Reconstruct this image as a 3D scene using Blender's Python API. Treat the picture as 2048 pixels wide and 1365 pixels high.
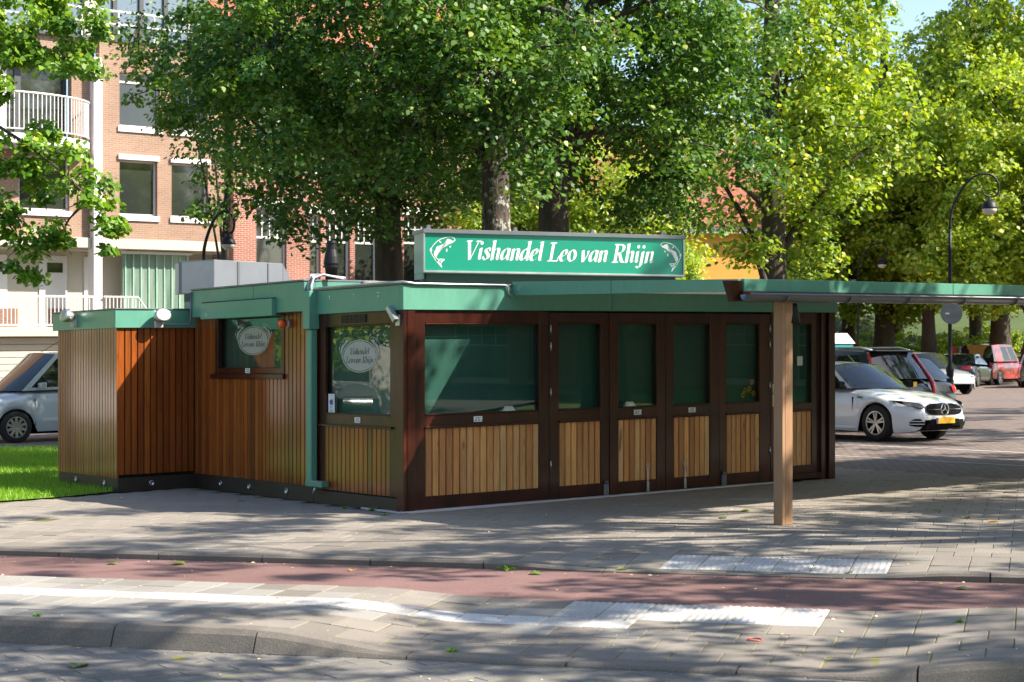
import bpy, bmesh, math, random
import numpy as np
from mathutils import Vector, Matrix, Euler
scene = bpy.context.scene
for o in list(bpy.data.objects): bpy.data.objects.remove(o, do_unlink=True)
R_ = math.radians

# ------------------------------------------------------------------ camera
F, EYE, SLOPE, HOR = 3300.0, 1.7, 0.0135, 708.6     # lens in photo pixels, eye height, cross fall of the street, horizon row
cam_d = bpy.data.cameras.new('camera'); cam = bpy.data.objects.new('camera', cam_d)
scene.collection.objects.link(cam); scene.camera = cam
cam.location = (0, 0, EYE); cam.rotation_euler = (R_(90), 0, 0)
cam_d.sensor_width = 36; cam_d.lens = F / 2048 * 36
cam_d.shift_y = (HOR - 682.5) / 2048
cam_d.clip_end = 3000; cam_d.clip_start = 0.05
cam_d.dof.use_dof = True; cam_d.dof.focus_distance = 18.5; cam_d.dof.aperture_fstop = 4.5
scene.render.resolution_x, scene.render.resolution_y = 1024, 682

# ------------------------------------------------------------------ light
SUN_EL = R_(42); SUN_H = Vector((0.974, -0.227)).normalized()
world = bpy.data.worlds.new('World'); scene.world = world; world.use_nodes = True
wn = world.node_tree.nodes; wl = world.node_tree.links
sky = wn.new('ShaderNodeTexSky'); sky.sky_type = 'NISHITA'; sky.sun_disc = False
sky.sun_elevation = SUN_EL; sky.sun_rotation = math.atan2(SUN_H.x, SUN_H.y)
sky.air_density = 1.0; sky.dust_density = 1.2; sky.ozone_density = 1.0
wl.new(sky.outputs[0], wn['Background'].inputs[0]); wn['Background'].inputs[1].default_value = 0.110
sun_d = bpy.data.lights.new('sun', 'SUN'); sun_d.energy = 5.0; sun_d.angle = R_(0.5); sun_d.color = (1.0, 0.91, 0.77)
sun = bpy.data.objects.new('sun', sun_d); scene.collection.objects.link(sun)
sd = Vector((SUN_H.x * math.cos(SUN_EL), SUN_H.y * math.cos(SUN_EL), math.sin(SUN_EL)))
sun.rotation_euler = sd.to_track_quat('Z', 'Y').to_euler(); sun.location = sd * 60
scene.view_settings.view_transform = 'Standard'; scene.view_settings.look = 'None'
scene.view_settings.exposure = 1.35; scene.view_settings.gamma = 1
scene.view_settings.use_curve_mapping = False
scene.cycles.use_denoising = True
scene.cycles.max_bounces = 8; scene.cycles.transparent_max_bounces = 12
scene.cycles.sample_clamp_indirect = 6

# ------------------------------------------------------------------ helpers
def hz(x): return HOR - SLOPE * (x - 1024)
def G(x, y, z=0.0):                       # the street point seen at a photo pixel
    Y = F * (EYE - z) / (y - hz(x)); return ((x - 1024) / F * Y, Y)
def P(x, y, d): return Vector(((x - 1024) / F * d, d, EYE - (y - HOR) / F * d))
def gz(x): return SLOPE * x               # height of the sloping street
KA = (-1.157, 17.7256); KU = Vector((0.79633, 0.60486)); KV = Vector((-0.60486, 0.79633)); KANG = math.atan2(KU.y, KU.x)
def kw(u, v): return (KA[0] + u * KU.x + v * KV.x, KA[1] + u * KU.y + v * KV.y)
def kz(u, v): return SLOPE * (u * KU.x + v * KV.x)

class MB:
    def __init__(s): s.v = []; s.f = []; s.m = []
    def add(s, vs, fs, mi=0):
        b = len(s.v); s.v += [tuple(p) for p in vs]; s.f += [tuple(b + i for i in f) for f in fs]; s.m += [mi] * len(fs); return s
    def box(s, x0, x1, y0, y1, z0, z1, mi=0):
        x0, x1 = min(x0, x1), max(x0, x1); y0, y1 = min(y0, y1), max(y0, y1); z0, z1 = min(z0, z1), max(z0, z1)
        vs = [(x, y, z) for z in (z0, z1) for y in (y0, y1) for x in (x0, x1)]
        return s.add(vs, [(0, 2, 3, 1), (4, 5, 7, 6), (0, 1, 5, 4), (2, 6, 7, 3), (0, 4, 6, 2), (1, 3, 7, 5)], mi)
    def obox(s, c, ax, ay, az, mi=0):     # box from centre and three half-axis vectors
        c = Vector(c); ax = Vector(ax); ay = Vector(ay); az = Vector(az)
        vs = [c + ax * i + ay * j + az * l for l in (-1, 1) for j in (-1, 1) for i in (-1, 1)]
        return s.add(vs, [(0, 2, 3, 1), (4, 5, 7, 6), (0, 1, 5, 4), (2, 6, 7, 3), (0, 4, 6, 2), (1, 3, 7, 5)], mi)
    def prism(s, poly, fn, a0, a1, mi=0): # poly of (p,q); fn(p,q,a)->xyz
        n = len(poly); vs = [fn(p, q, a0) for p, q in poly] + [fn(p, q, a1) for p, q in poly]
        fs = [tuple(range(n))[::-1], tuple(range(n, 2 * n))] + [(i, (i + 1) % n, n + (i + 1) % n, n + i) for i in range(n)]
        return s.add(vs, fs, mi)
    def tube(s, pts, r, n=8, mi=0, caps=True):
        pts = [Vector(p) for p in pts]; rs = r if isinstance(r, (list, tuple)) else [r] * len(pts)
        vs = []; prev = None
        for i, p in enumerate(pts):
            t = (pts[min(i + 1, len(pts) - 1)] - pts[max(i - 1, 0)])
            t = t.normalized() if t.length > 1e-9 else Vector((0, 0, 1))
            if prev is None:
                a = t.orthogonal().normalized()
            else:
                a = prev - t * prev.dot(t); a = a.normalized() if a.length > 1e-6 else t.orthogonal().normalized()
            prev = a; b = t.cross(a)
            vs += [p + (a * math.cos(2 * math.pi * j / n) + b * math.sin(2 * math.pi * j / n)) * rs[i] for j in range(n)]
        fs = [(i * n + j, i * n + (j + 1) % n, (i + 1) * n + (j + 1) % n, (i + 1) * n + j) for i in range(len(pts) - 1) for j in range(n)]
        if caps: fs += [tuple(range(n))[::-1], tuple((len(pts) - 1) * n + j for j in range(n))]
        return s.add(vs, fs, mi)
    def lathe(s, prof, c=(0, 0, 0), n=20, mi=0, axis='z', caps=True):
        vs = []
        for r, h in prof:
            for j in range(n):
                a = 2 * math.pi * j / n; q = (r * math.cos(a), r * math.sin(a), h)
                if axis == 'y': q = (q[0], q[2], q[1])
                if axis == 'x': q = (q[2], q[0], q[1])
                vs.append((c[0] + q[0], c[1] + q[1], c[2] + q[2]))
        fs = [(i * n + j, i * n + (j + 1) % n, (i + 1) * n + (j + 1) % n, (i + 1) * n + j) for i in range(len(prof) - 1) for j in range(n)]
        if caps and prof[0][0] > 1e-6: fs.append(tuple(range(n))[::-1])
        if caps and prof[-1][0] > 1e-6: fs.append(tuple((len(prof) - 1) * n + j for j in range(n)))
        return s.add(vs, fs, mi)
    def mesh(s, name, mats, xf=None, bevel=0.0, smooth=False, recalc=True):
        me = bpy.data.meshes.new(name)
        vs = [xf(*p) for p in s.v] if xf else s.v
        me.from_pydata(vs, [], s.f)
        mats = mats if isinstance(mats, (list, tuple)) else [mats]
        for m in mats: me.materials.append(m)
        if len(mats) > 1: me.polygons.foreach_set('material_index', s.m)
        if recalc or bevel:
            bm = bmesh.new(); bm.from_mesh(me)
            if recalc: bmesh.ops.recalc_face_normals(bm, faces=bm.faces)
            if bevel: bmesh.ops.bevel(bm, geom=list(bm.edges), offset=bevel, segments=1, affect='EDGES', clamp_overlap=True)
            bm.to_mesh(me); bm.free()
        if smooth: me.polygons.foreach_set('use_smooth', [True] * len(me.polygons))
        me.update(); return me
    def build(s, name, mats, parent=None, xf=None, bevel=0.0, smooth=False, loc=None, rot=None, recalc=True):
        return link(name, s.mesh(name, mats, xf, bevel, smooth, recalc), parent, loc, rot)

def link(name, me, parent=None, loc=None, rot=None):
    o = bpy.data.objects.new(name, me); scene.collection.objects.link(o)
    if parent: o.parent = parent
    if loc is not None: o.location = loc
    if rot is not None: o.rotation_euler = rot
    return o
def tag(o, label=None, cat=None, group=None, kind=None):
    if label: o['label'] = label
    if cat: o['category'] = cat
    if group: o['group'] = group
    if kind: o['kind'] = kind
    return o
def thing(name, label, cat, loc=(0, 0, 0), rotz=0.0, group=None):
    o = link(name, None, None, loc, (0, 0, rotz)); return tag(o, label, cat, group)
def copy_tree(o, parent=None):
    c = o.copy(); scene.collection.objects.link(c)
    if parent: c.parent = parent
    for ch in list(o.children): copy_tree(ch, c)
    return c
def fast_mesh(name, co, quads, mats, attr=None, tris=False, smooth=False):   # numpy arrays to a mesh
    me = bpy.data.meshes.new(name); n = len(co); k = quads.shape[1]; nf = len(quads)
    me.vertices.add(n); me.vertices.foreach_set('co', np.ascontiguousarray(co, dtype=np.float32).ravel())
    me.loops.add(nf * k); me.loops.foreach_set('vertex_index', np.ascontiguousarray(quads, dtype=np.int32).ravel())
    me.polygons.add(nf); me.polygons.foreach_set('loop_start', np.arange(0, nf * k, k, dtype=np.int32))
    me.polygons.foreach_set('loop_total', np.full(nf, k, dtype=np.int32))
    for m in (mats if isinstance(mats, (list, tuple)) else [mats]): me.materials.append(m)
    if attr is not None:
        a = me.attributes.new('tone', 'FLOAT', 'POINT'); a.data.foreach_set('value', np.ascontiguousarray(attr, dtype=np.float32))
    if smooth: me.polygons.foreach_set('use_smooth', np.ones(nf, dtype=bool))
    me.update(calc_edges=True); return me

# ------------------------------------------------------------------ materials
def nodes_of(name):
    m = bpy.data.materials.new(name); m.use_nodes = True; nt = m.node_tree
    return m, nt.nodes, nt.links, nt.nodes['Principled BSDF']
def c4(c): return (c[0], c[1], c[2], 1.0)
def mixc(n, l, fac, a, b, mode='MIX'):
    x = n.new('ShaderNodeMix'); x.data_type = 'RGBA'; x.blend_type = mode
    for sock, val in ((x.inputs[0], fac), (x.inputs[6], a), (x.inputs[7], b)):
        if hasattr(val, 'is_linked'): l.new(val, sock)
        elif isinstance(val, (int, float)): sock.default_value = val
        else: sock.default_value = c4(val)
    return x.outputs[2]
def ramp(n, l, src, a, b):
    r = n.new('ShaderNodeMapRange'); r.clamp = True; l.new(src, r.inputs[0]); r.inputs[1].default_value = a; r.inputs[2].default_value = b; return r.outputs[0]
def coords(n, l, kind='Object', scale=(1, 1, 1), jitter=False):
    t = n.new('ShaderNodeTexCoord'); mp = n.new('ShaderNodeMapping'); mp.inputs['Scale'].default_value = scale
    l.new(t.outputs[kind], mp.inputs[0]) if kind != 'Position' else None
    if kind == 'Position':
        g = n.new('ShaderNodeNewGeometry'); l.new(g.outputs['Position'], mp.inputs[0])
    if jitter:
        oi = n.new('ShaderNodeObjectInfo'); mm = n.new('ShaderNodeMath'); mm.operation = 'MULTIPLY'; mm.inputs[1].default_value = 37.0
        l.new(oi.outputs['Random'], mm.inputs[0]); cx = n.new('ShaderNodeCombineXYZ')
        for i in range(3): l.new(mm.outputs[0], cx.inputs[i])
        l.new(cx.outputs[0], mp.inputs['Location'])
    return mp.outputs[0]
def noise(n, l, vec, scale, detail=4.0, rough=0.55):
    x = n.new('ShaderNodeTexNoise'); x.inputs['Scale'].default_value = scale; x.inputs['Detail'].default_value = detail; x.inputs['Roughness'].default_value = rough
    l.new(vec, x.inputs['Vector']); return x.outputs[0]
def bump(n, l, h, strength, dist, bs):
    b = n.new('ShaderNodeBump'); b.inputs['Strength'].default_value = strength; b.inputs['Distance'].default_value = dist
    l.new(h, b.inputs['Height']); l.new(b.outputs[0], bs.inputs['Normal'])
def mat(name, col, rough=0.5, metal=0.0, col2=None, scale=6.0, amt=0.5, bmp=0.0, bscale=80.0, objvar=0.0, coat=0.0, stretch=(1, 1, 1), kind='Object', spec=0.5, fine=0.0):
    m, n, l, b = nodes_of(name)
    b.inputs['Roughness'].default_value = rough; b.inputs['Metallic'].default_value = metal
    b.inputs['Coat Weight'].default_value = coat; b.inputs['Coat Roughness'].default_value = 0.08; b.inputs['Specular IOR Level'].default_value = spec
    v = coords(n, l, kind, stretch, jitter=(kind == 'Object'))
    c2 = col2 if col2 else tuple(x * 0.72 for x in col)
    nz = noise(n, l, v, scale)
    col_s = mixc(n, l, ramp(n, l, nz, 0.5 - amt * 0.5, 0.5 + amt * 0.5), col, c2)
    if fine:
        col_s = mixc(n, l, fine, col_s, mixc(n, l, ramp(n, l, noise(n, l, v, bscale * 2, 2), 0.3, 0.7), (0.25, 0.25, 0.25), (1.6, 1.6, 1.6)), 'MULTIPLY')
    if objvar:
        oi = n.new('ShaderNodeObjectInfo'); mr = n.new('ShaderNodeMapRange'); l.new(oi.outputs['Random'], mr.inputs[0])
        mr.inputs[3].default_value = 1 - objvar; mr.inputs[4].default_value = 1 + objvar
        hs = n.new('ShaderNodeHueSaturation'); l.new(mr.outputs[0], hs.inputs['Value']); l.new(col_s, hs.inputs['Color']); col_s = hs.outputs[0]
    l.new(col_s, b.inputs['Base Color'])
    if bmp: bump(n, l, noise(n, l, v, bscale, 3), bmp, 0.01, b)
    return m
def wood(name, c1, c2, c3, rough, coat, objvar=0.25, grain=(26, 26, 1.6), bmp=0.12, spec=0.5, pal=None):
    m, n, l, b = nodes_of(name); b.inputs['Roughness'].default_value = rough; b.inputs['Coat Weight'].default_value = coat
    b.inputs['Coat Roughness'].default_value = 0.11; b.inputs['Specular IOR Level'].default_value = spec
    v = coords(n, l, 'Object', grain, True)
    g = noise(n, l, v, 2.2, 6, 0.65); g2 = noise(n, l, coords(n, l, 'Object', (3, 3, 0.7), True), 1.5, 3)
    c = mixc(n, l, ramp(n, l, g, 0.3, 0.7), c1, c2); c = mixc(n, l, ramp(n, l, g2, 0.42, 0.75), c, c3)
    oi = n.new('ShaderNodeObjectInfo'); mr = n.new('ShaderNodeMapRange'); l.new(oi.outputs['Random'], mr.inputs[0])
    if pal:                                       # each board its own tone
        cr = n.new('ShaderNodeValToRGB'); e = cr.color_ramp.elements; e[0].color = c4(pal[0]); e[1].color = c4(pal[-1])
        for i, q in enumerate(pal[1:-1]): e.new((i + 1) / (len(pal) - 1)).color = c4(q)
        l.new(oi.outputs['Random'], cr.inputs[0])
        gmix = mixc(n, l, ramp(n, l, g, 0.3, 0.7), (1.12, 1.1, 1.08), (0.68, 0.62, 0.55)); c = mixc(n, l, 1.0, cr.outputs[0], gmix, 'MULTIPLY')
        c = mixc(n, l, 1.0, c, mixc(n, l, ramp(n, l, g2, 0.40, 0.75), (1.05, 1.05, 1.05), (0.72, 0.68, 0.62)), 'MULTIPLY')
        kn = noise(n, l, coords(n, l, 'Object', (9, 9, 2.2), True), 1.3, 2); c = mixc(n, l, ramp(n, l, kn, 0.68, 0.74), c, tuple(x * .35 for x in pal[0]))
    mr.inputs[3].default_value = 1 - objvar; mr.inputs[4].default_value = 1 + objvar
    hs = n.new('ShaderNodeHueSaturation'); l.new(mr.outputs[0], hs.inputs['Value']); l.new(c, hs.inputs['Color'])
    l.new(c if pal else hs.outputs[0], b.inputs['Base Color']); bump(n, l, g, bmp, 0.004, b)
    return m
def brickwall(name, c1, c2, mortar, w=0.22, h=0.066, mort=0.009):
    m, n, l, b = nodes_of(name); b.inputs['Roughness'].default_value = 0.9
    t = n.new('ShaderNodeTexCoord'); sp = n.new('ShaderNodeSeparateXYZ'); l.new(t.outputs['Object'], sp.inputs[0])
    cx = n.new('ShaderNodeCombineXYZ'); ad = n.new('ShaderNodeMath'); l.new(sp.outputs[0], ad.inputs[0]); l.new(sp.outputs[1], ad.inputs[1])
    l.new(ad.outputs[0], cx.inputs[0]); l.new(sp.outputs[2], cx.inputs[1])
    br = n.new('ShaderNodeTexBrick'); l.new(cx.outputs[0], br.inputs['Vector']); br.inputs['Scale'].default_value = 1
    br.inputs['Brick Width'].default_value = w; br.inputs['Row Height'].default_value = h; br.inputs['Mortar Size'].default_value = mort
    br.inputs['Color1'].default_value = c4(c1); br.inputs['Color2'].default_value = c4(c2); br.inputs['Mortar'].default_value = c4(mortar); br.inputs['Bias'].default_value = -0.1
    nz = noise(n, l, t.outputs['Object'], 0.5, 3)
    l.new(mixc(n, l, ramp(n, l, nz, 0.35, 0.8), br.outputs[0], mixc(n, l, 1.0, br.outputs[0], (0.72, 0.68, 0.66), 'MULTIPLY')), b.inputs['Base Color'])
    iv = n.new('ShaderNodeMath'); iv.operation = 'SUBTRACT'; iv.inputs[0].default_value = 1; l.new(br.outputs['Fac'], iv.inputs[1])
    bump(n, l, iv.outputs[0], 0.5, 0.008, b); return m
def leafmat(name, dark, light, tip, trans=0.45, gloss=0.35):
    m, n, l, b = nodes_of(name); out = n['Material Output']
    at = n.new('ShaderNodeAttribute'); at.attribute_name = 'tone'
    c = mixc(n, l, ramp(n, l, at.outputs['Fac'], 0.0, 0.75), dark, light); c = mixc(n, l, ramp(n, l, at.outputs['Fac'], 0.8, 1.0), c, tip)
    b.inputs['Roughness'].default_value = gloss; b.inputs['Specular IOR Level'].default_value = 0.3; l.new(c, b.inputs['Base Color'])
    tr = n.new('ShaderNodeBsdfTranslucent'); l.new(mixc(n, l, 1.0, c, (2.6 * trans, 2.35 * trans, 0.7 * trans), 'MULTIPLY'), tr.inputs[0])
    mx = n.new('ShaderNodeAddShader')
    l.new(b.outputs[0], mx.inputs[0]); l.new(tr.outputs[0], mx.inputs[1]); l.new(mx.outputs[0], out.inputs[0]); return m
def panemat(name, ior, tint=(0.96, 0.98, 0.97), rough=0.0):
    m, n, l, b = nodes_of(name); out = n['Material Output']; n.remove(b)
    lw = n.new('ShaderNodeLayerWeight'); lw.inputs[0].default_value = 0.5; pw = n.new('ShaderNodeMath'); pw.operation = 'POWER'; pw.inputs[1].default_value = 4.5; l.new(lw.outputs['Facing'], pw.inputs[0])
    fr = n.new('ShaderNodeMath'); fr.operation = 'MULTIPLY_ADD'; f0 = ((ior - 1) / (ior + 1)) ** 2; fr.inputs[1].default_value = 1 - f0; fr.inputs[2].default_value = f0; l.new(pw.outputs[0], fr.inputs[0])
    tr = n.new('ShaderNodeBsdfTransparent'); tr.inputs[0].default_value = c4(tint); gl = n.new('ShaderNodeBsdfGlossy'); gl.inputs['Roughness'].default_value = rough
    mx = n.new('ShaderNodeMixShader'); l.new(fr.outputs[0], mx.inputs[0]); l.new(tr.outputs[0], mx.inputs[1]); l.new(gl.outputs[0], mx.inputs[2]); l.new(mx.outputs[0], out.inputs[0])
    return m

m_green = mat('green_paint', (0.098, 0.290, 0.212), 0.38, col2=(0.075, 0.240, 0.176), scale=1.6, amt=0.6, coat=0.2, bmp=0.03, bscale=10, stretch=(1, 1, 0.35), fine=0.06)
m_green_dark = mat('green_paint_dark', (0.012, 0.072, 0.050), 0.4, col2=(0.010, 0.06, 0.042), scale=2)
m_mahog = wood('mahogany', (0.070, 0.014, 0.006), (0.028, 0.006, 0.004), (0.012, 0.004, 0.003), 0.28, 0.25, 0.15, bmp=0.15, spec=0.35)
m_cedar = wood('cedar_stained', (0.34, 0.085, 0.014), (0.17, 0.040, 0.008), (0.060, 0.016, 0.006), 0.32, 0.75, 0.36, bmp=0.10, spec=0.3, pal=[(0.36, 0.092, 0.015), (0.20, 0.050, 0.009), (0.30, 0.074, 0.012), (0.13, 0.034, 0.008), (0.27, 0.080, 0.014), (0.38, 0.11, 0.018)])
m_tan = wood('tan_plank', (0.74, 0.37, 0.115), (0.48, 0.20, 0.052), (0.60, 0.28, 0.08), 0.5, 0.1, 0.36, pal=[(0.60, 0.27, 0.085), (0.74, 0.47, 0.21), (0.50, 0.20, 0.065), (0.78, 0.42, 0.15), (0.40, 0.17, 0.06), (0.66, 0.33, 0.11)])
m_postwood = wood('glulam', (0.34, 0.205, 0.11), (0.27, 0.145, 0.075), (0.27, 0.13, 0.075), 0.6, 0.0, 0.15)
m_plinth = mat('brown_plinth', (0.030, 0.019, 0.014), 0.5, scale=4, bmp=0.03)
m_blind = mat('green_blind', (0.002, 0.056, 0.041), 0.75, col2=(0.003, 0.074, 0.054), scale=1.2, stretch=(5, 5, 0.3))
m_dark = mat('dark_interior', (0.008, 0.008, 0.008), 0.9)
m_pane = panemat('kiosk_glass', 1.5)
m_alu = mat('aluminium', (0.62, 0.63, 0.65), 0.38, 0.85, scale=3, amt=0.3)
m_zinc = mat('zinc', (0.22, 0.235, 0.26), 0.45, 0.7, col2=(0.14, 0.155, 0.18), scale=2.5, amt=0.8)
m_greybox = mat('grey_coated_metal', (0.20, 0.225, 0.265), 0.45, 0.2, scale=1.5, bmp=0.02, bscale=10)
m_lightbox = mat('pale_grey_metal', (0.52, 0.50, 0.54), 0.5, 0.1, scale=2)
m_steel = mat('steel', (0.55, 0.56, 0.58), 0.3, 1.0, scale=20, amt=0.6)
m_black = mat('black_paint', (0.010, 0.011, 0.013), 0.5, spec=0.3, coat=0.0, scale=3)
m_blackmatt = mat('black_rubber', (0.015, 0.015, 0.016), 0.8)
m_white = mat('white_paint', (0.62, 0.61, 0.60), 0.45, col2=(0.55, 0.54, 0.53), scale=1.5)
m_cream = mat('cream_render', (0.46, 0.43, 0.36), 0.7, col2=(0.40, 0.375, 0.315), scale=0.8)
m_card = mat('card', (0.82, 0.85, 0.88), 0.6, scale=3, amt=0.2)
m_ink = mat('ink', (0.02, 0.02, 0.025), 0.6)
m_bluelogo = mat('blue_print', (0.05, 0.12, 0.30), 0.6)
m_roofing = mat('roofing_felt', (0.10, 0.10, 0.105), 0.9, col2=(0.22, 0.21, 0.20), scale=3, bmp=0.2)
m_orange = mat('orange_lens', (0.85, 0.10, 0.01), 0.2, coat=0.6, scale=2, amt=0.2)
m_signface = mat('sign_green_acrylic', (0.001, 0.245, 0.155), 0.3, col2=(0.001, 0.215, 0.138), scale=1, coat=0.1)
m_signwhite = mat('sign_white_film', (0.86, 0.84, 0.82), 0.4, scale=2, amt=0.3)
m_etch = panemat('etched_film', 1.5, rough=0.5)
def etched():
    m, n, l, b = nodes_of('etched_window_film'); out = n['Material Output']; b.inputs['Base Color'].default_value = (0.46, 0.49, 0.47, 1); b.inputs['Roughness'].default_value = 0.35
    tr = n.new('ShaderNodeBsdfTransparent'); mx = n.new('ShaderNodeMixShader'); mx.inputs[0].default_value = 0.72
    l.new(tr.outputs[0], mx.inputs[1]); l.new(b.outputs[0], mx.inputs[2]); l.new(mx.outputs[0], out.inputs[0]); return m
m_etch = etched()
m_bark = mat('bark', (0.085, 0.068, 0.052), 0.95, col2=(0.035, 0.028, 0.022), scale=3, stretch=(3, 3, 0.7), bmp=0.9, bscale=9)
def bark_lichen():
    m, n, l, b = nodes_of('lime_bark'); b.inputs['Roughness'].default_value = 0.95
    v = coords(n, l, 'Object', (4, 4, 1.1)); v2 = coords(n, l, 'Object', (1, 1, 0.8))
    a = mixc(n, l, ramp(n, l, noise(n, l, v, 4, 5), 0.35, 0.65), (0.10, 0.078, 0.06), (0.035, 0.028, 0.023))
    c = mixc(n, l, ramp(n, l, noise(n, l, v2, 7, 4, 0.7), 0.56, 0.60), a, (0.34, 0.35, 0.31))
    c = mixc(n, l, ramp(n, l, noise(n, l, v2, 3, 3), 0.62, 0.75), c, (0.10, 0.11, 0.05))
    l.new(c, b.inputs['Base Color']); bump(n, l, noise(n, l, v, 6, 5), 1.0, 0.03, b); return m
m_lichen = bark_lichen()
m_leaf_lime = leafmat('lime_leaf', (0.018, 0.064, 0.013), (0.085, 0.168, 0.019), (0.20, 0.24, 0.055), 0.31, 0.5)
m_leaf_sun = leafmat('sunlit_lime_leaf', (0.045, 0.105, 0.012), (0.175, 0.245, 0.019), (0.30, 0.31, 0.06), 0.44, 0.5)  # lime leaf again, sunlight put into its brighter, yellower colours
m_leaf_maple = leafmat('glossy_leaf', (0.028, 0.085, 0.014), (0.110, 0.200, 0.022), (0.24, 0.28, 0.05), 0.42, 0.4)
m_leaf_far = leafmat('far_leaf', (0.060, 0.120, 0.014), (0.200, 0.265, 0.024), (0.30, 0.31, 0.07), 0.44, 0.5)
m_grassblade = leafmat('grass_blade', (0.055, 0.150, 0.008), (0.150, 0.280, 0.016), (0.30, 0.32, 0.06), 0.4, 0.45)

def canopy_sheet():
    m, n, l, b = nodes_of('canopy_sheet'); out = n['Material Output']; b.inputs['Base Color'].default_value = (0.62, 0.62, 0.58, 1); b.inputs['Roughness'].default_value = 0.5
    tr = n.new('ShaderNodeBsdfTranslucent'); tr.inputs[0].default_value = (0.70, 0.70, 0.64, 1); mx = n.new('ShaderNodeMixShader'); mx.inputs[0].default_value = 0.30
    l.new(b.outputs[0], mx.inputs[1]); l.new(tr.outputs[0], mx.inputs[2]); l.new(mx.outputs[0], out.inputs[0]); return m
m_sheet = canopy_sheet()  # translucency and pale underside are assumed, added to brighten the doors below
# ------------------------------------------------------------------ ground
rng = random.Random(7); nrg = np.random.default_rng(11)
RA = R_(-17.5); RX, RY = math.cos(RA), math.sin(RA)          # direction of the road; N = across it
def sn(s, n): return (s * RX - n * RY, s * RY + n * RX)
def to_sn(X, Y): return (X * RX + Y * RY, -X * RY + Y * RX)
def sst(a, b, x): t = min(1, max(0, (x - a) / (b - a))); return t * t * (3 - 2 * t)
def dip(s): return sst(-4.7, -3.5, s) * (1 - sst(-1.1, 0.0, s))
def z_strip(s, n): return -dip(s) * (0.055 + 0.055 * (11.28 - n) / 1.8)
def dip2(s): return sst(-4.25, -3.3, s) * (1 - sst(-1.4, -0.5, s))
def z_main(s, n): return -0.055 * dip2(s) * max(0.0, 1 - (n - 12.85) / 0.85)
def wz(s, n, zf): X, Y = sn(s, n); return Vector((X, Y, gz(X) + zf(s, n)))
def pix(X, Y, Z): return (1024 + F * X / Y, HOR + F * (EYE - Z) / Y)
def sheet(name, m, pts, off, kind='structure'):
    mb = MB(); mb.add([(x, y, gz(x) + off) for x, y in pts], [tuple(range(len(pts)))])
    return tag(mb.build(name, m, recalc=False), kind=kind)
def strip_sheet(name, m, s0, s1, n0, n1, zf, off, ns, nn=6, parent=None):
    mb = MB(); vs = [wz(s0 + (s1 - s0) * i / ns, n0 + (n1 - n0) * j / nn, lambda s, n: zf(s, n) + off) for i in range(ns + 1) for j in range(nn + 1)]
    w = nn + 1; mb.add(vs, [(i * w + j, (i + 1) * w + j, (i + 1) * w + j + 1, i * w + j + 1) for i in range(ns) for j in range(nn)])
    o = mb.build(name, m, parent, recalc=False, smooth=True); return o

def speckle(name, c1, c2, c3, grit=260, rough=0.85, bmp=0.35, objvar=0.0, big=1.2, kind='Position', stain=0.35):
    m, n, l, b = nodes_of(name); b.inputs['Roughness'].default_value = rough; b.inputs['Specular IOR Level'].default_value = 0.35
    v = coords(n, l, kind)
    base = mixc(n, l, ramp(n, l, noise(n, l, v, big, 4, 0.6), 0.3, 0.7), c1, c2)
    base = mixc(n, l, ramp(n, l, noise(n, l, v, grit, 2), 0.52, 0.72), base, c3)
    base = mixc(n, l, stain, base, mixc(n, l, ramp(n, l, noise(n, l, v, 0.45, 5, 0.7), 0.35, 0.65), (1, 1, 1), (0.6, 0.57, 0.52)), 'MULTIPLY')
    if objvar:
        oi = n.new('ShaderNodeObjectInfo'); mr = n.new('ShaderNodeMapRange'); l.new(oi.outputs['Random'], mr.inputs[0]); mr.inputs[3].default_value = 1 - objvar; mr.inputs[4].default_value = 1 + objvar
        hs = n.new('ShaderNodeHueSaturation'); l.new(mr.outputs[0], hs.inputs['Value']); l.new(base, hs.inputs['Color']); base = hs.outputs[0]
    l.new(base, b.inputs['Base Color']); bump(n, l, noise(n, l, v, grit * 0.7, 3), bmp, 0.006, b); return m
m_joint = mat('mossy_joint', (0.050, 0.045, 0.036), 0.95, col2=(0.16, 0.17, 0.03), scale=2.0, amt=0.3, kind='Position', bmp=0.3)
m_joint_y = mat('yellow_moss_joint', (0.07, 0.062, 0.045), 0.95, col2=(0.30, 0.29, 0.05), scale=2.2, amt=0.35, kind='Position', bmp=0.3)
m_tile = speckle('concrete_tile', (0.238, 0.213, 0.186), (0.188, 0.169, 0.148), (0.33, 0.30, 0.265), 190, objvar=0.16)
m_tile_light = speckle('pale_concrete_tile', (0.29, 0.275, 0.255), (0.24, 0.23, 0.215), (0.34, 0.325, 0.30), 230, objvar=0.14, bmp=0.15)
m_tile_white = speckle('white_guide_tile', (0.58, 0.57, 0.57), (0.47, 0.46, 0.46), (0.36, 0.35, 0.34), 60, objvar=0.12, bmp=0.15, stain=0.7)
m_kerb = speckle('kerb_concrete', (0.185, 0.165, 0.145), (0.14, 0.125, 0.11), (0.30, 0.27, 0.24), 170, objvar=0.12, bmp=0.6)
m_road = speckle('road_block', (0.185, 0.175, 0.165), (0.145, 0.138, 0.13), (0.30, 0.29, 0.28), 150, objvar=0.14, bmp=0.6)
m_red = speckle('red_asphalt', (0.205, 0.115, 0.108), (0.160, 0.088, 0.084), (0.34, 0.23, 0.21), 160, bmp=0.5, stain=0.75, big=0.5)
m_tar = speckle('asphalt', (0.075, 0.073, 0.072), (0.06, 0.058, 0.058), (0.14, 0.135, 0.13), 90)
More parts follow.
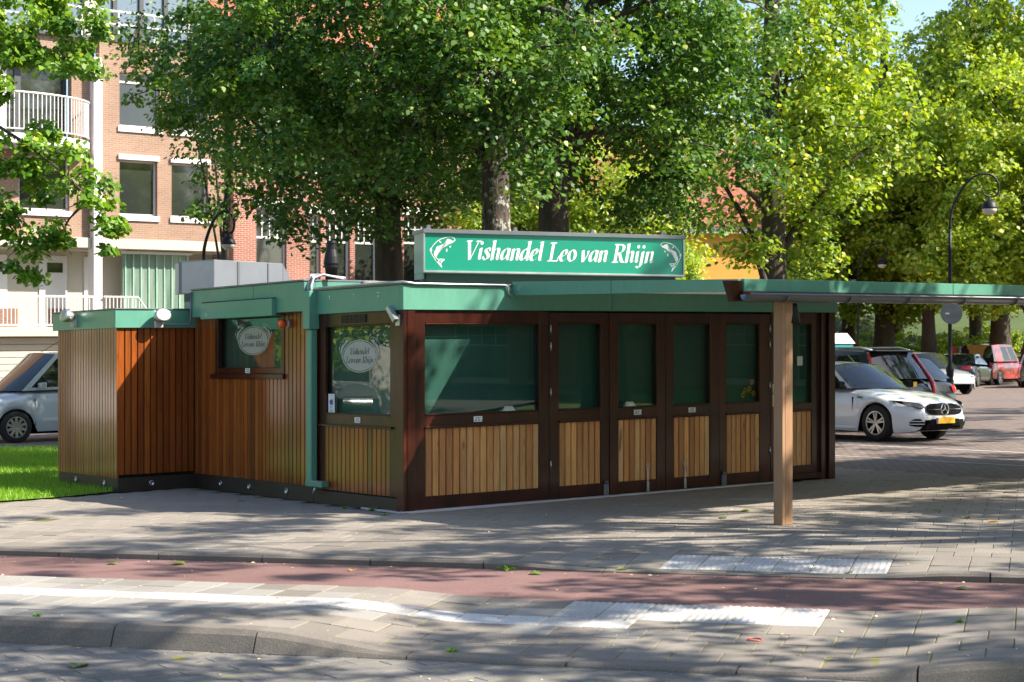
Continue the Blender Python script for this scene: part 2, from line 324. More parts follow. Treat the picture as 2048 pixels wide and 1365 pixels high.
def parking_mat():
    m, n, l, b = nodes_of('parking_brick'); b.inputs['Roughness'].default_value = 0.85
    g = n.new('ShaderNodeNewGeometry'); mp = n.new('ShaderNodeMapping'); mp.inputs['Rotation'].default_value = (0, 0, -KANG); l.new(g.outputs['Position'], mp.inputs[0])
    br = n.new('ShaderNodeTexBrick'); l.new(mp.outputs[0], br.inputs['Vector']); br.inputs['Scale'].default_value = 1; br.inputs['Brick Width'].default_value = 0.21; br.inputs['Row Height'].default_value = 0.105; br.inputs['Mortar Size'].default_value = 0.012
    br.inputs['Color1'].default_value = (0.225, 0.165, 0.150, 1); br.inputs['Color2'].default_value = (0.150, 0.115, 0.112, 1); br.inputs['Mortar'].default_value = (0.05, 0.05, 0.035, 1)
    gm = noise(n, l, g.outputs['Position'], 0.9, 5, 0.7); gm2 = noise(n, l, g.outputs['Position'], 14, 3)
    mm = n.new('ShaderNodeMath'); mm.operation = 'MULTIPLY'; l.new(ramp(n, l, gm, 0.56, 0.66), mm.inputs[0]); l.new(ramp(n, l, gm2, 0.5, 0.6), mm.inputs[1])
    c = mixc(n, l, mm.outputs[0], br.outputs[0], (0.06, 0.10, 0.015))
    c = mixc(n, l, 0.5, c, mixc(n, l, ramp(n, l, noise(n, l, g.outputs['Position'], 0.35, 4), 0.3, 0.7), (1.15, 1.1, 1.05), (0.7, 0.68, 0.68)), 'MULTIPLY')
    l.new(c, b.inputs['Base Color']); bump(n, l, br.outputs['Fac'], -0.5, 0.01, b); return m
m_park = parking_mat()
m_lawn = mat('lawn_soil', (0.080, 0.175, 0.014), 0.95, col2=(0.13, 0.20, 0.03), scale=1.5, kind='Position', bmp=0.5, bscale=30)
m_meadow = mat('park_meadow', (0.030, 0.065, 0.010), 0.95, col2=(0.065, 0.09, 0.02), scale=0.5, kind='Position', bmp=0.8, bscale=9)

sheet('ground', m_lawn, [(-900, -400), (900, -400), (900, 1600), (-900, 1600)], -0.30)
sheet('far_road', m_tar, [(-60, -60), (60, -60), (60, 10.5), (-60, 10.5)], -0.22)
sheet('parking_lot', m_park, [kw(8.2, -14), kw(60, -14), kw(60, 40), kw(-2.0, 40), kw(-2.0, 5.6), kw(8.2, 5.6)], -0.003)
sheet('side_street', m_tar, [(-70, 33.5), (-4.0, 32.0), (2.5, 44), (-70, 50)], -0.012)
lawn_edge = [(-40, 17.0), (-20, 17.8), (-9, 18.9), (-6.6, 19.55), (-5.6, 20.3), (-5.02, 21.15)]
sheet('lawn', m_lawn, lawn_edge + [kw(-1.0, 6.9), kw(0, 8.5), kw(1, 12), (-4.2, 31.9), (-70, 33.2), (-70, 17)], 0.015)
# park bank behind the car park, rising towards the back
mb = MB(); nx, ny = 40, 24; vs = []
for j in range(ny + 1):
    for i in range(nx + 1):
        x = -10 + 80 * i / nx; y = 80 + 110 * j / ny - 0.30 * (x - 20); t = j / ny
        vs.append((x, y, gz(min(x, 25)) - 0.05 + 5.0 * sst(0.0, 0.35, t) + 0.25 * math.sin(x * 0.7) * t + 0.15 * math.sin(y * 1.1 + x)))
mb.add(vs, [(j * (nx + 1) + i, j * (nx + 1) + i + 1, (j + 1) * (nx + 1) + i + 1, (j + 1) * (nx + 1) + i) for j in range(ny) for i in range(nx)])
tag(mb.build('park_bank', m_meadow, smooth=True, recalc=False), kind='structure')

# cycle path
o = strip_sheet('cycle_path', m_red, -24, 16, 11.275, 13.0, lambda s, n: -0.06, 0, 60, 2); tag(o, kind='structure')
# tiles -------------------------------------------------------------
TS = 0.3
def tile_mesh(name, m, w, d, h=0.03, bev=0.003, studs=None):
    mb = MB(); a, c, e = w / 2, d / 2, bev
    mb.add([(-a, -c, -h), (a, -c, -h), (a, c, -h), (-a, c, -h), (-a, -c, -e), (a, -c, -e), (a, c, -e), (-a, c, -e), (-a + e, -c + e, 0), (a - e, -c + e, 0), (a - e, c - e, 0), (-a + e, c - e, 0)],
           [(0, 1, 5, 4), (1, 2, 6, 5), (2, 3, 7, 6), (3, 0, 4, 7), (4, 5, 9, 8), (5, 6, 10, 9), (6, 7, 11, 10), (7, 4, 8, 11), (8, 9, 10, 11)])
    if studs == 'dots':
        for i in range(6):
            for j in range(6):
                x = -a + w * (i + 0.5) / 6; y = -c + d * (j + 0.5) / 6; r = 0.013
                mb.add([(x - r, y - r, 0), (x + r, y - r, 0), (x + r, y + r, 0), (x - r, y + r, 0), (x - r * .6, y - r * .6, .006), (x + r * .6, y - r * .6, .006), (x + r * .6, y + r * .6, .006), (x - r * .6, y + r * .6, .006)],
                       [(0, 1, 5, 4), (1, 2, 6, 5), (2, 3, 7, 6), (3, 0, 4, 7), (4, 5, 6, 7)])
    if studs == 'ribs':
        for j in range(6):
            y = -c + d * (j + 0.5) / 6; r = 0.012; q = a - 0.012
            mb.add([(-q, y - r, 0), (q, y - r, 0), (q, y + r, 0), (-q, y + r, 0), (-q, y - r * .5, .0045), (q, y - r * .5, .0045), (q, y + r * .5, .0045), (-q, y + r * .5, .0045)],
                   [(0, 1, 5, 4), (1, 2, 6, 5), (2, 3, 7, 6), (3, 0, 4, 7), (4, 5, 6, 7)])
    return mb.mesh(name, m, recalc=False)
def frame_at(s, n, zf, ang=RA, jit=0.002):
    e = 0.1; p = wz(s, n, zf); tx = wz(s + e, n, zf) - wz(s - e, n, zf); ty = wz(s, n + e, zf) - wz(s, n - e, zf)
    if ang != RA:
        da = ang - RA; c, q = math.cos(da), math.sin(da); tx, ty = tx * c + ty * q, ty * c - tx * q
    tx.normalize(); nz = tx.cross(ty).normalized(); ty = nz.cross(tx)
    M = Matrix((tx, ty, nz)).transposed().to_4x4()
    M = Matrix.Translation(p + Vector((0, 0, rng.uniform(-jit, jit)))) @ M @ Euler((rng.gauss(0, .004), rng.gauss(0, .004), rng.gauss(0, .004))).to_matrix().to_4x4()
    return M
def lay(parent, items, name, limit=300, stuff_name=None):
    """items: (matrix, mesh, distance); the nearest become objects, the rest one joined part"""
    items.sort(key=lambda t: t[2])
    for M, me, d in items[:limit]:
        o = link(name, me, parent); o.matrix_world = M
    rest = items[limit:]
    if rest:
        co = []; fa = []; mats = []; mi = []; base = 0; cache = {}
        for M, me, d in rest:
            if me.name not in cache: cache[me.name] = (np.array([v.co[:] for v in me.vertices]), [tuple(p.vertices) for p in me.polygons], me.materials[0])
            v, fs, m = cache[me.name]
            if m not in mats: mats.append(m)
            A = np.array(M); co.append(v @ A[:3, :3].T + A[:3, 3]); fa += [tuple(base + i for i in f) for f in fs]; mi += [mats.index(m)] * len(fs); base += len(v)
        me = bpy.data.meshes.new(stuff_name); me.from_pydata(np.concatenate(co).tolist(), [], fa)
        for m in mats: me.materials.append(m)
        me.polygons.foreach_set('material_index', mi); me.update()
        tag(link(stuff_name, me, parent), kind='stuff')
J = 0.007
tm = {'g': tile_mesh('tile', m_tile, TS - J, TS - J), 'l': tile_mesh('tile', m_tile_light, TS - J, TS - J), 'w': tile_mesh('guide_tile', m_tile_white, TS - J, TS - J, studs='ribs'),
      'd': tile_mesh('tactile_tile', m_tile_white, TS - J, TS - J, studs='dots'), 'hl': tile_mesh('half_tile', m_tile_light, TS - J, TS / 2 - J)}
strip = strip_sheet('traffic_island', m_joint_y, -16, 8, 9.45, 11.285, z_strip, -0.006, 120, 4); tag(strip, kind='structure')
items = []
for r in range(6):
    n0 = 11.28 - TS * (r + 0.5)
    for i in range(-60, 30):
        s = -3.1 + TS * (i + 0.5) + (TS / 2 if r % 2 and r > 1 else 0)
        if not -14 < s < 7: continue
        w = wz(s, n0, z_strip); px, py = pix(*w)
        if px < -70 or px > 2120: continue
        if r in (0, 1) and -3.12 < s < -1.28: k = 'd'
        elif r == 2 and s < -2.6: k = 'w'
        elif s < -5.4 + rng.uniform(-.3, .3) and r in (0, 1, 3, 4, 5): k = 'l'
        elif r in (1, 3) and s < -2.2 and rng.random() < 0.55: k = 'l'
        else: k = 'g'
        items.append((frame_at(s, n0, z_strip), tm[k], w.y))
lay(strip, items, 'tile', 300, 'far_tiles')

pav = strip_sheet('pavement', m_joint, -26, 10, 13.02, 27, z_main, -0.006, 140, 24); tag(pav, kind='structure')
edge_l = lawn_edge
def on_lawn(X, Y):
    if X > -5.0: return False
    for (a, b), (c, d) in zip(edge_l, edge_l[1:]):
        if a <= X <= c: return Y > b + (d - b) * (X - a) / (c - a) - 0.02
    return True
items = []
for r in range(46):
    n0 = 13.03 + TS * (r + 0.5)
    for i in range(-80, 60):
        s = -2.87 + TS * (i + 0.5) + (TS / 2 if r % 2 and r > 1 else 0)
        X, Y = sn(s, n0)
        px, py = pix(X, Y, gz(X))
        if px < -60 or px > 2110 or Y < 3: continue
        dx, dy = X - KA[0], Y - KA[1]; u = dx * KU.x + dy * KU.y; v = -dx * KU.y + dy * KU.x
        if u > 8.25 or (u > -0.05 and u < 6.9 and v > 0.1) or v > 5.2 or (u < 0 and u > -1.0 and v > 4.95) or (u > 6.9 and v > 3) or on_lawn(X, Y): continue
        k = 'd' if (r < 2 and -2.88 < s < -1.06) else ('l' if (abs(X - 2.75) < 0.36 and abs(Y - 18.9) < 0.16) else 'g')
        items.append((frame_at(s, n0, z_main), tm[k], Y))
lay(pav, items, 'tile', 300, 'far_tiles')

# foreground road of concrete blocks laid diagonally
road = strip_sheet('road', m_joint_y, -16, 10, -2.0, 9.32, lambda s, n: -0.135, -0.0035, 40, 3); tag(road, kind='structure')
BA = R_(36); bl, bw = 0.31, 0.155
bm_ = [tile_mesh('paving_block', m_road, bl - 0.003, bw - 0.012, 0.03, 0.003)]
items = []; zr = lambda s, n: -0.135
for r in range(-140, 140):
    for i in range(-70, 70):
        p = i * bl + (bl / 2 if r % 2 else 0); q = r * bw
        X = 0.2 + p * math.cos(BA) - q * math.sin(BA); Y = 9.6 + p * math.sin(BA) + q * math.cos(BA)
        s, n = to_sn(X, Y)
        if n > 9.45 or Y < 8: continue
        px, py = pix(X, Y, gz(X) - 0.135)
        if px < -90 or px > 2140 or py > 1400: continue
        items.append((frame_at(s, n, zr, BA, 0.003), bm_[0], Y))
lay(road, items, 'paving_block', 300, 'far_blocks')

# kerbs, one stone at a time
def kerb(parent_name, n_face, width, ztop, zbot, s_from, s_to, length, slant, m, lab):
    par = thing(parent_name, lab, 'kerb', (0, 0, 0)); s = s_from; i = 0
    while s < s_to:
        a, b = s + 0.006, s + length - 0.006; mb = MB(); nseg = 6; ring = []
        for q in range(nseg + 1):
            ss = a + (b - a) * q / nseg; zt = ztop(ss); e = 0.02 + slant * 0.3; hgt = max(0.01, zt - zbot)
            e = min(e, hgt * 0.45)
            ring += [wz(ss, n_face - slant * (hgt / .14), lambda s_, n_: zbot - 0.06), wz(ss, n_face - slant * (hgt / .14), lambda s_, n_: zbot + 0.004), wz(ss, n_face - 0.004, lambda s_, n_: zt - e), wz(ss, n_face + e * .8, lambda s_, n_: zt), wz(ss, n_face + width, lambda s_, n_: zt), wz(ss, n_face + width, lambda s_, n_: zbot - 0.06)]
        fs = [(q * 6 + j, q * 6 + (j + 1) % 6, (q + 1) * 6 + (j + 1) % 6, (q + 1) * 6 + j) for q in range(nseg) for j in range(6)]
        mb.add(ring, fs + [tuple(range(6)), tuple(nseg * 6 + j for j in range(6))[::-1]])
        mb.build('kerb_stone', m, par); s += length; i += 1
    return par
kerb('road_kerb', 9.30, 0.17, lambda s: 0.004 - 0.112 * dip(s), -0.135, -13.6, 6.4, 1.0, 0.045, m_kerb, 'chunky concrete kerb along the grey road in the foreground')
kerb('pavement_kerb', 12.85, 0.165, lambda s: 0.004 - 0.054 * dip2(s), -0.06, -13.3, 7.7, 1.0, 0.0, m_kerb, 'low concrete kerb between the red cycle path and the kiosk pavement')

# parking lines
pl = bpy.data.objects['parking_lot']
for u0 in (10.35, 12.86, 16.6, 19.2, 21.8, 24.4):
    mb = MB(); q = [(u0 - .05, -1.5), (u0 + .05, -1.5), (u0 + .05, 5.2), (u0 - .05, 5.2)]
    mb.add([(*kw(a, b), gz(kw(a, b)[0]) + 0.001) for a, b in q], [(0, 1, 2, 3)]); tag(mb.build('parking_line', m_tile_white, pl, recalc=False))
for i in range(9):     # tooth markings on the far side of the aisle
    mb = MB(); uu = 22 + i * 1.1; w = 0.18 if i % 2 else 0.3; q = [(uu, -6.0), (uu + .35, -6.0), (uu + .35, -6.0 + w * 5), (uu, -6.0 + w * 5)]
    mb.add([(*kw(a, b), gz(kw(a, b)[0]) + 0.001) for a, b in q], [(0, 1, 2, 3)]); tag(mb.build('tooth_marking', m_tile_white, pl, recalc=False))

# grass blades of the lawn
def blades(name, pts, h, w, m, seed):
    g = np.random.default_rng(seed); n = len(pts); a = g.uniform(0, 2 * math.pi, n); hh = h * g.uniform(0.5, 1.25, n); lean = g.normal(0, 0.45, (n, 2)) * hh[:, None]
    dx, dy = np.cos(a) * w, np.sin(a) * w
    v = np.zeros((n, 3, 3)); v[:, 0, 0] = pts[:, 0] - dx; v[:, 0, 1] = pts[:, 1] - dy; v[:, 1, 0] = pts[:, 0] + dx; v[:, 1, 1] = pts[:, 1] + dy
    v[:, 0, 2] = v[:, 1, 2] = pts[:, 2]; v[:, 2, 0] = pts[:, 0] + lean[:, 0]; v[:, 2, 1] = pts[:, 1] + lean[:, 1]; v[:, 2, 2] = pts[:, 2] + hh
    t = np.repeat(np.clip(g.normal(0.42, 0.25, n), 0, 0.95), 3)
    me = fast_mesh(name, v.reshape(-1, 3), np.arange(3 * n).reshape(-1, 3), m, t); return tag(link(name, me), kind='stuff')
c = nrg.uniform((-13.5, 18.3), (-3.6, 32), (150000, 2))
keep = [i for i in range(len(c)) if (c[i, 0] < -5.05 and on_lawn(c[i, 0], c[i, 1]) and c[i, 0] > -0.33 * c[i, 1] - 0.6 and rng.random() < (21.0 / c[i, 1]) ** 2 * 1.2) or (c[i, 0] >= -5.05 and c[i, 1] > 26 and rng.random() < .3)]
c = c[keep]; c = np.column_stack([c, SLOPE * c[:, 0] + 0.012])
blades('lawn_grass', c, 0.075, 0.006, m_grassblade, 3)
# daisies and weeds at the lawn edge
# ------------------------------------------------------------------ lettering drawn with a broad pen
GLY = {
 'V': (0.70, [[(.13,.95),(.31,.0)], [(.31,.0,.42),(.44,.3,.42),(.66,.93,.45)], [(.0,.95,.55),(.30,.95,.55)], [(.52,.95,.5),(.80,.95,.5)]], []),
 'i': (0.31, [[(.02,.54,.5),(.14,.61,.8)], [(.15,.61),(.14,.08)], [(.13,.05,.8),(.20,.03,.6),(.31,.13,.4)]], [(.155,.86,.088)]),
 's': (0.42, [[(.37,.47,.5),(.34,.57,.6),(.25,.62,.7),(.14,.57,.8),(.13,.46,1),(.22,.35,1.1),(.31,.23,1.1),(.30,.10,.9),(.20,.02,.7),(.10,.03,.6),(.03,.12,.5),(.02,.18,.5)]], []),
 'h': (0.56, [[(.0,.96,.45),(.13,1.0,.7)], [(.13,1.0),(.12,.0)], [(.14,.36,.45),(.22,.53,.5),(.33,.61,.8),(.42,.56,1),(.42,.40,1),(.40,.10,1)], [(.40,.06,.8),(.46,.03,.6),(.56,.13,.4)]], []),
 'a': (0.56, [[(.44,.55,.5),(.33,.62,.6),(.20,.55,.85),(.09,.34,1.0),(.09,.12,1.0),(.17,.03,.7),(.27,.10,.5),(.36,.28,.4),(.43,.5,.4)], [(.45,.60),(.42,.10)], [(.42,.06,.8),(.48,.03,.6),(.58,.13,.4)]], []),
 'n': (0.55, [[(.0,.54,.45),(.12,.61,.7)], [(.13,.60),(.11,.0)], [(.13,.34,.45),(.22,.53,.5),(.33,.61,.8),(.42,.56,1),(.42,.40,1),(.40,.10,1)], [(.40,.06,.8),(.46,.03,.6),(.56,.13,.4)]], []),
 'd': (0.57, [[(.42,.54,.5),(.31,.61,.6),(.19,.55,.85),(.08,.34,1.0),(.08,.12,1.0),(.16,.03,.7),(.26,.10,.5),(.35,.28,.4),(.42,.5,.4)], [(.34,.97,.5),(.46,1.0,.8)], [(.46,1.0),(.42,.10)], [(.42,.06,.8),(.48,.03,.6),(.58,.13,.4)]], []),
 'e': (0.45, [[(.12,.26,.45),(.27,.32,.5),(.36,.42,.7),(.37,.54,.85),(.28,.62,.7),(.17,.55,.85),(.08,.36,1),(.07,.16,1),(.15,.03,.8),(.27,.04,.6),(.40,.16,.4)]], []),
 'l': (0.31, [[(.02,.96,.45),(.15,1.0,.7)], [(.15,1.0),(.13,.08)], [(.13,.06,.8),(.20,.03,.6),(.31,.13,.4)]], []),
 'L': (0.68, [[(.22,.95),(.20,.0)], [(.06,.95,.5),(.40,.95,.5)], [(.02,.02,.5),(.60,.02,.5)], [(.56,.03,.5),(.64,.28,.4)]], []),
 'o': (0.51, [[(.26+.185*math.sin(t*math.pi/8), .315-.295*math.cos(t*math.pi/8), .45+.6*abs(math.sin(t*math.pi/8))) for t in range(17)]], []),
 'v': (0.47, [[(.0,.56,.45),(.08,.61,.7)], [(.09,.60),(.17,.0)], [(.17,.0,.45),(.30,.2,.45),(.40,.42,.5),(.39,.58,.8)]], []),
 'R': (0.76, [[(.22,.95),(.20,.0)], [(.06,.95,.5),(.34,.95,.5)], [(.04,.02,.5),(.38,.02,.5)], [(.26,.94,.5),(.48,.94,.6),(.60,.86,.9),(.61,.72,1),(.53,.56,.8),(.38,.50,.5),(.26,.50,.5)], [(.40,.49,.9),(.50,.25,1),(.60,.06,1),(.74,.02,.5)]], []),
 'j': (0.31, [[(.02,.54,.5),(.14,.61,.8)], [(.16,.61),(.13,-.08)], [(.13,-.08,1),(.07,-.22,.7),(-.04,-.25,.6),(-.12,-.17,.6)]], [(.165,.86,.088)]),
 ' ': (0.27, [], [])}
def lettering(mb, text, fn, h, width=None, mi=0, bold=0.078, shear=0.20, step=0.0):
    """fn(x, y, layer) places a point of the flat lettering; returns its width"""
    total = sum(GLY[c][0] for c in text); kx = (width / total) if width else h
    x0 = 0.0; lay_ = 0
    for ch in text:
        adv, strokes, dots = GLY[ch]
        for st in strokes:
            pts = [(p[0], p[1], p[2] if len(p) > 2 else 1.0) for p in st]; lay_ += 1
            if len(pts) > 3:                       # smooth the curve
                q = []
                for i in range(len(pts) - 1):
                    a = pts[max(i - 1, 0)]; b = pts[i]; c = pts[i + 1]; d = pts[min(i + 2, len(pts) - 1)]
                    for t in (0, 1 / 3, 2 / 3):
                        q.append(tuple(0.5 * ((2 * b[k]) + (-a[k] + c[k]) * t + (2 * a[k] - 5 * b[k] + 4 * c[k] - d[k]) * t * t + (-a[k] + 3 * b[k] - 3 * c[k] + d[k]) * t ** 3) for k in range(3)))
                pts = q + [pts[-1]]
            vs = []
            for x, y, w in pts:
                nx_, ny_ = bold * w, 0.030
                for sg in (-1, 1):
                    X = x + sg * nx_; Y = y + sg * ny_; vs.append(fn((x0 + X + shear * Y) * kx, Y * h, lay_))
            mb.add(vs, [(2 * i, 2 * i + 1, 2 * i + 3, 2 * i + 2) for i in range(len(pts) - 1)], mi)
        for x, y, r in dots:
            lay_ += 1; vs = [fn((x0 + x + r * math.cos(a * math.pi / 6) + shear * (y + r * math.sin(a * math.pi / 6))) * kx, (y + r * math.sin(a * math.pi / 6)) * h, lay_) for a in range(12)]
            mb.add(vs, [tuple(range(12))], mi)
        x0 += adv
    return total * kx
def ribbon2(mb, pts, w, fn, lay_, mi=0):
    vs = []
    for i, (x, y) in enumerate(pts):
        a = pts[max(i - 1, 0)]; b = pts[min(i + 1, len(pts) - 1)]; dx, dy = b[0] - a[0], b[1] - a[1]; L = math.hypot(dx, dy) or 1
        for sg in (-1, 1): vs.append(fn(x - dy / L * w * sg, y + dx / L * w * sg, lay_))
    mb.add(vs, [(2 * i, 2 * i + 1, 2 * i + 3, 2 * i + 2) for i in range(len(pts) - 1)], mi)
def fish(mb, fn, sx, sy, flip=False, filled=False, mi=0):
    f2 = (lambda x, y, l: fn((1 - x) * sx, y * sy, l)) if flip else (lambda x, y, l: fn(x * sx, y * sy, l))
    back = [(.98,.89),(.93,.96),(.84,.99),(.66,.98),(.47,.93),(.32,.86),(.18,.74),(.10,.64),(.03,.58),(.06,.50),(.10,.44),(.13,.38),(.20,.31),(.25,.22)]
    belly = [(.98,.90),(.90,.83),(.80,.79),(.70,.74),(.56,.68),(.45,.60),(.36,.50),(.30,.40),(.24,.33)]
    fill = [(.97,.885),(.88,.865),(.80,.905),(.74,.865),(.68,.93),(.65,.865),(.60,.84),(.66,.80),(.55,.765),(.42,.71),(.28,.67),(.25,.61),(.28,.565),(.20,.53),(.17,.44),(.20,.36),(.26,.355),(.33,.48),(.44,.60),(.58,.69),(.72,.755),(.86,.81)]
    if filled:
        poly = back[:-1] + belly[::-1]
        n = len(back) - 1; m_ = len(belly)
        N = 12; A = [back[int(i * (len(back) - 1) / N)] for i in range(N + 1)]; B = [belly[int(i * (len(belly) - 1) / N)] for i in range(N + 1)]
        mb.add([f2(*p, 1) for p in A] + [f2(*p, 1) for p in B], [(i, i + 1, N + 2 + i, N + 1 + i) for i in range(N)], mi)
    else:
        ribbon2(mb, back, .012, f2, 1, mi); ribbon2(mb, belly[:3], .010, f2, 2, mi); ribbon2(mb, belly[3:], .010, f2, 2, mi)
        N = 10; A = fill[:12]; B = [fill[-1 - i] for i in range(11)] + [fill[11]]
        half = len(fill) // 2; top = fill[:half + 2]; bot = fill[half + 1:][::-1]
        tt = [top[round(i * (len(top) - 1) / N)] for i in range(N + 1)]; bb = [bot[round(i * (len(bot) - 1) / N)] for i in range(N + 1)]; bb[0] = fill[-1]
        mb.add([f2(*p, 3) for p in tt] + [f2(*p, 3) for p in bb], [(i, i + 1, N + 2 + i, N + 1 + i) for i in range(N)], mi)
        mb.add([f2(*p, 4) for p in [(.35,.875),(.42,.85),(.47,.79),(.40,.80)]], [(0, 1, 2, 3)], mi)
        mb.add([f2(*p, 4) for p in [(.03,.58),(.09,.62),(.12,.54),(.08,.50)]], [(0, 1, 2, 3)], mi)
        mb.add([f2(*p, 4) for p in [(.63,.60),(.68,.62),(.67,.50),(.63,.53)]], [(0, 1, 2, 3)], mi)
        mb.add([f2(*p, 4) for p in [(.76,.70),(.82,.72),(.80,.645),(.75,.66)]], [(0, 1, 2, 3)], mi)
    tail = [[(.25,.33),(.33,.27),(.45,.28),(.58,.27)], [(.58,.27),(.47,.19),(.43,.13),(.48,.01)], [(.48,.01),(.36,.13),(.28,.20)], [(.34,.25),(.44,.21),(.50,.24)], [(.33,.22),(.40,.14),(.44,.07)]]
    for t in tail: ribbon2(mb, t, .012, f2, 5, mi)
    if filled: mb.add([f2(*p, 6) for p in [(.25,.33),(.58,.27),(.45,.2),(.48,.01),(.28,.2)]], [(0, 1, 2), (0, 2, 4), (2, 3, 4)], mi)

# ------------------------------------------------------------------ kiosk (local axes: x along the front, y along the left side, z up)
kiosk = thing('kiosk', 'dark wooden fish kiosk with green fascia and folding glazed doors', 'kiosk', (KA[0], KA[1], gz(KA[0])), KANG)
def kxf(u, v, z): return (u, v, z + kz(u, v))
def kb(mb, name, m, parent=None, **a): return mb.build(name, m, parent or kiosk, xf=kxf, **a)
HEAD, SILL, PTOP, PBOT, FB, FT = 2.05, 1.045, 0.905, 0.17, 2.19, 2.46
pmesh = {}
def planks(parent, axis, a0, a1, z0, z1, face, m, count, gap=0.008, thick=0.02, name='plank', label=None):
    """vertical boards; axis 'u' on the front plane (y = face), axis 'v' on a side plane (x = face)"""
    w = (a1 - a0) / count
    key = (axis, round(w, 3), round(z1 - z0, 3), m.name)
    if key not in pmesh:
        mb = MB(); h = w / 2 - gap / 2; e = 0.006; H = z1 - z0
        prof = [(-h, 0.0), (-h + e, -thick), (h - e, -thick), (h, 0.0)]
        if axis == 'u': mb.prism(prof, lambda p, q, a: (p, q, a), 0, H)
        else: mb.prism(prof, lambda p, q, a: (q, p, a), 0, H)
        pmesh[key] = mb.mesh(name, m)
    for i in range(count):
        c = a0 + w * (i + 0.5); loc = (c, face, z0 + kz(c, 0)) if axis == 'u' else (face, c, z0 + kz(face, c))
        link(name, pmesh[key], parent, loc)
def framebox(mb, axis, a0, a1, z0, z1, face, depth, mi=0):     # board on the facade: front at face-depth
    if axis == 'u': mb.box(a0, a1, face - depth, face + 0.03, z0, z1, mi)
    else: mb.box(face - depth, face + 0.03, a0, a1, z0, z1, mi)
def pane_and_blind(parent, axis, a0, a1, z0, z1, rec=0.03, gap=0.16):
    mb = MB()
    if axis == 'u': mb.box(a0 - .02, a1 + .02, rec, rec + 0.006, z0 - .02, z1 + .02)
    else: mb.box(rec, rec + 0.006, a0 - .02, a1 + .02, z0 - .02, z1 + .02)
    kb(mb, 'pane', m_pane, parent)
def sticker(parent, axis, c, z, face, w=0.115, h=0.06):
    mb = MB(); e = 0.004
    if axis == 'u': mb.box(c - w / 2, c + w / 2, face - e, face, z - h / 2, z + h / 2)
    else: mb.box(face - e, face, c - w / 2, c + w / 2, z - h / 2, z + h / 2)
    for r, hw in ((0.012, 0.3), (-0.012, 0.40)):
        for k in range(9):
            if k % 4 == 3: continue
            a = c + w * hw * (-1 + 2 * (k + .1) / 9); b = c + w * hw * (-1 + 2 * (k + .85) / 9)
            if axis == 'u': mb.box(a, b, face - e - .001, face - e + .0005, z + r - .007, z + r + .006, 1)
            else: mb.box(face - e - .001, face - e + .0005, a, b, z + r - .007, z + r + .006, 1)
    kb(mb, 'sticker', [m_card, m_ink], parent)

# core: dark inside, hidden rear walls, blinds
mb = MB(); mb.box(0.10, 6.6, 0.12, 5.2, 0.05, 2.3); kb(mb, 'inner_room', m_blind)
mb = MB(); mb.box(0.05, 6.75, 5.2, 5.3, 0, 2.4); mb.box(6.70, 6.776, 0.12, 5.3, 0, 2.4); mb.box(-1.06, 0.0, 6.80, 6.88, 0, 2.1); mb.box(0.0, .08, 4.95, 6.9, 0, 2.2); kb(mb, 'rear_wall', m_cedar)
mb = MB(); mb.box(0.03, 0.16, 0.0, 5.2, 0.02, 0.19); mb.box(0.0, 6.7, 0.03, 0.16, 0.02, 0.04); kb(mb, 'floor_beam', m_dark)

# --- front: big fixed window with board panel
wf = MB()
framebox(wf, 'u', 0.0, 0.118, 0.0, FB, 0.0, 0.035); framebox(wf, 'u', 0.124, 0.262, 0.02, FB, 0.0, 0.012)
framebox(wf, 'u', 0.262, 1.833, HEAD, FB, 0.0, 0.010); framebox(wf, 'u', 1.833, 1.975, 0.02, FB, 0.0, 0.012)
framebox(wf, 'u', 0.262, 1.833, PTOP, SILL, 0.0, 0.010); framebox(wf, 'u', 0.262, 1.833, 0.02, PBOT, 0.0, 0.010)
front = kb(wf, 'window_frame', m_mahog, bevel=0.004)
mb = MB(); mb.box(0.25, 1.845, -0.04, -0.008, PTOP - .004, PTOP + .022); kb(mb, 'drip_rail', m_mahog, front, bevel=0.006)
mb = MB(); mb.box(0.262, 1.833, -0.022, -0.006, SILL, SILL + .016); kb(mb, 'glazing_bead', m_mahog, front, bevel=0.003); mb = MB(); mb.box(0.262, 1.833, -0.022, -0.006, HEAD - .016, HEAD); kb(mb, 'glazing_bead', m_mahog, front, bevel=0.003)
pane_and_blind(front, 'u', 0.262, 1.833, SILL, HEAD)
planks(front, 'u', 0.264, 1.831, PBOT, PTOP, 0.012, m_tan, 17)
sticker(front, 'u', 0.97, 0.985, -0.010)
mb = MB(); mb.box(-0.05, 1.98, -0.07, 0.02, 0.0, 0.026); mb.box(1.98, 5.61, -0.06, 0.02, 0.0, 0.022); mb.box(-0.05, 0.02, -0.07, 0.8, 0.0, 0.02); kb(mb, 'threshold', m_lightbox, bevel=0.004)

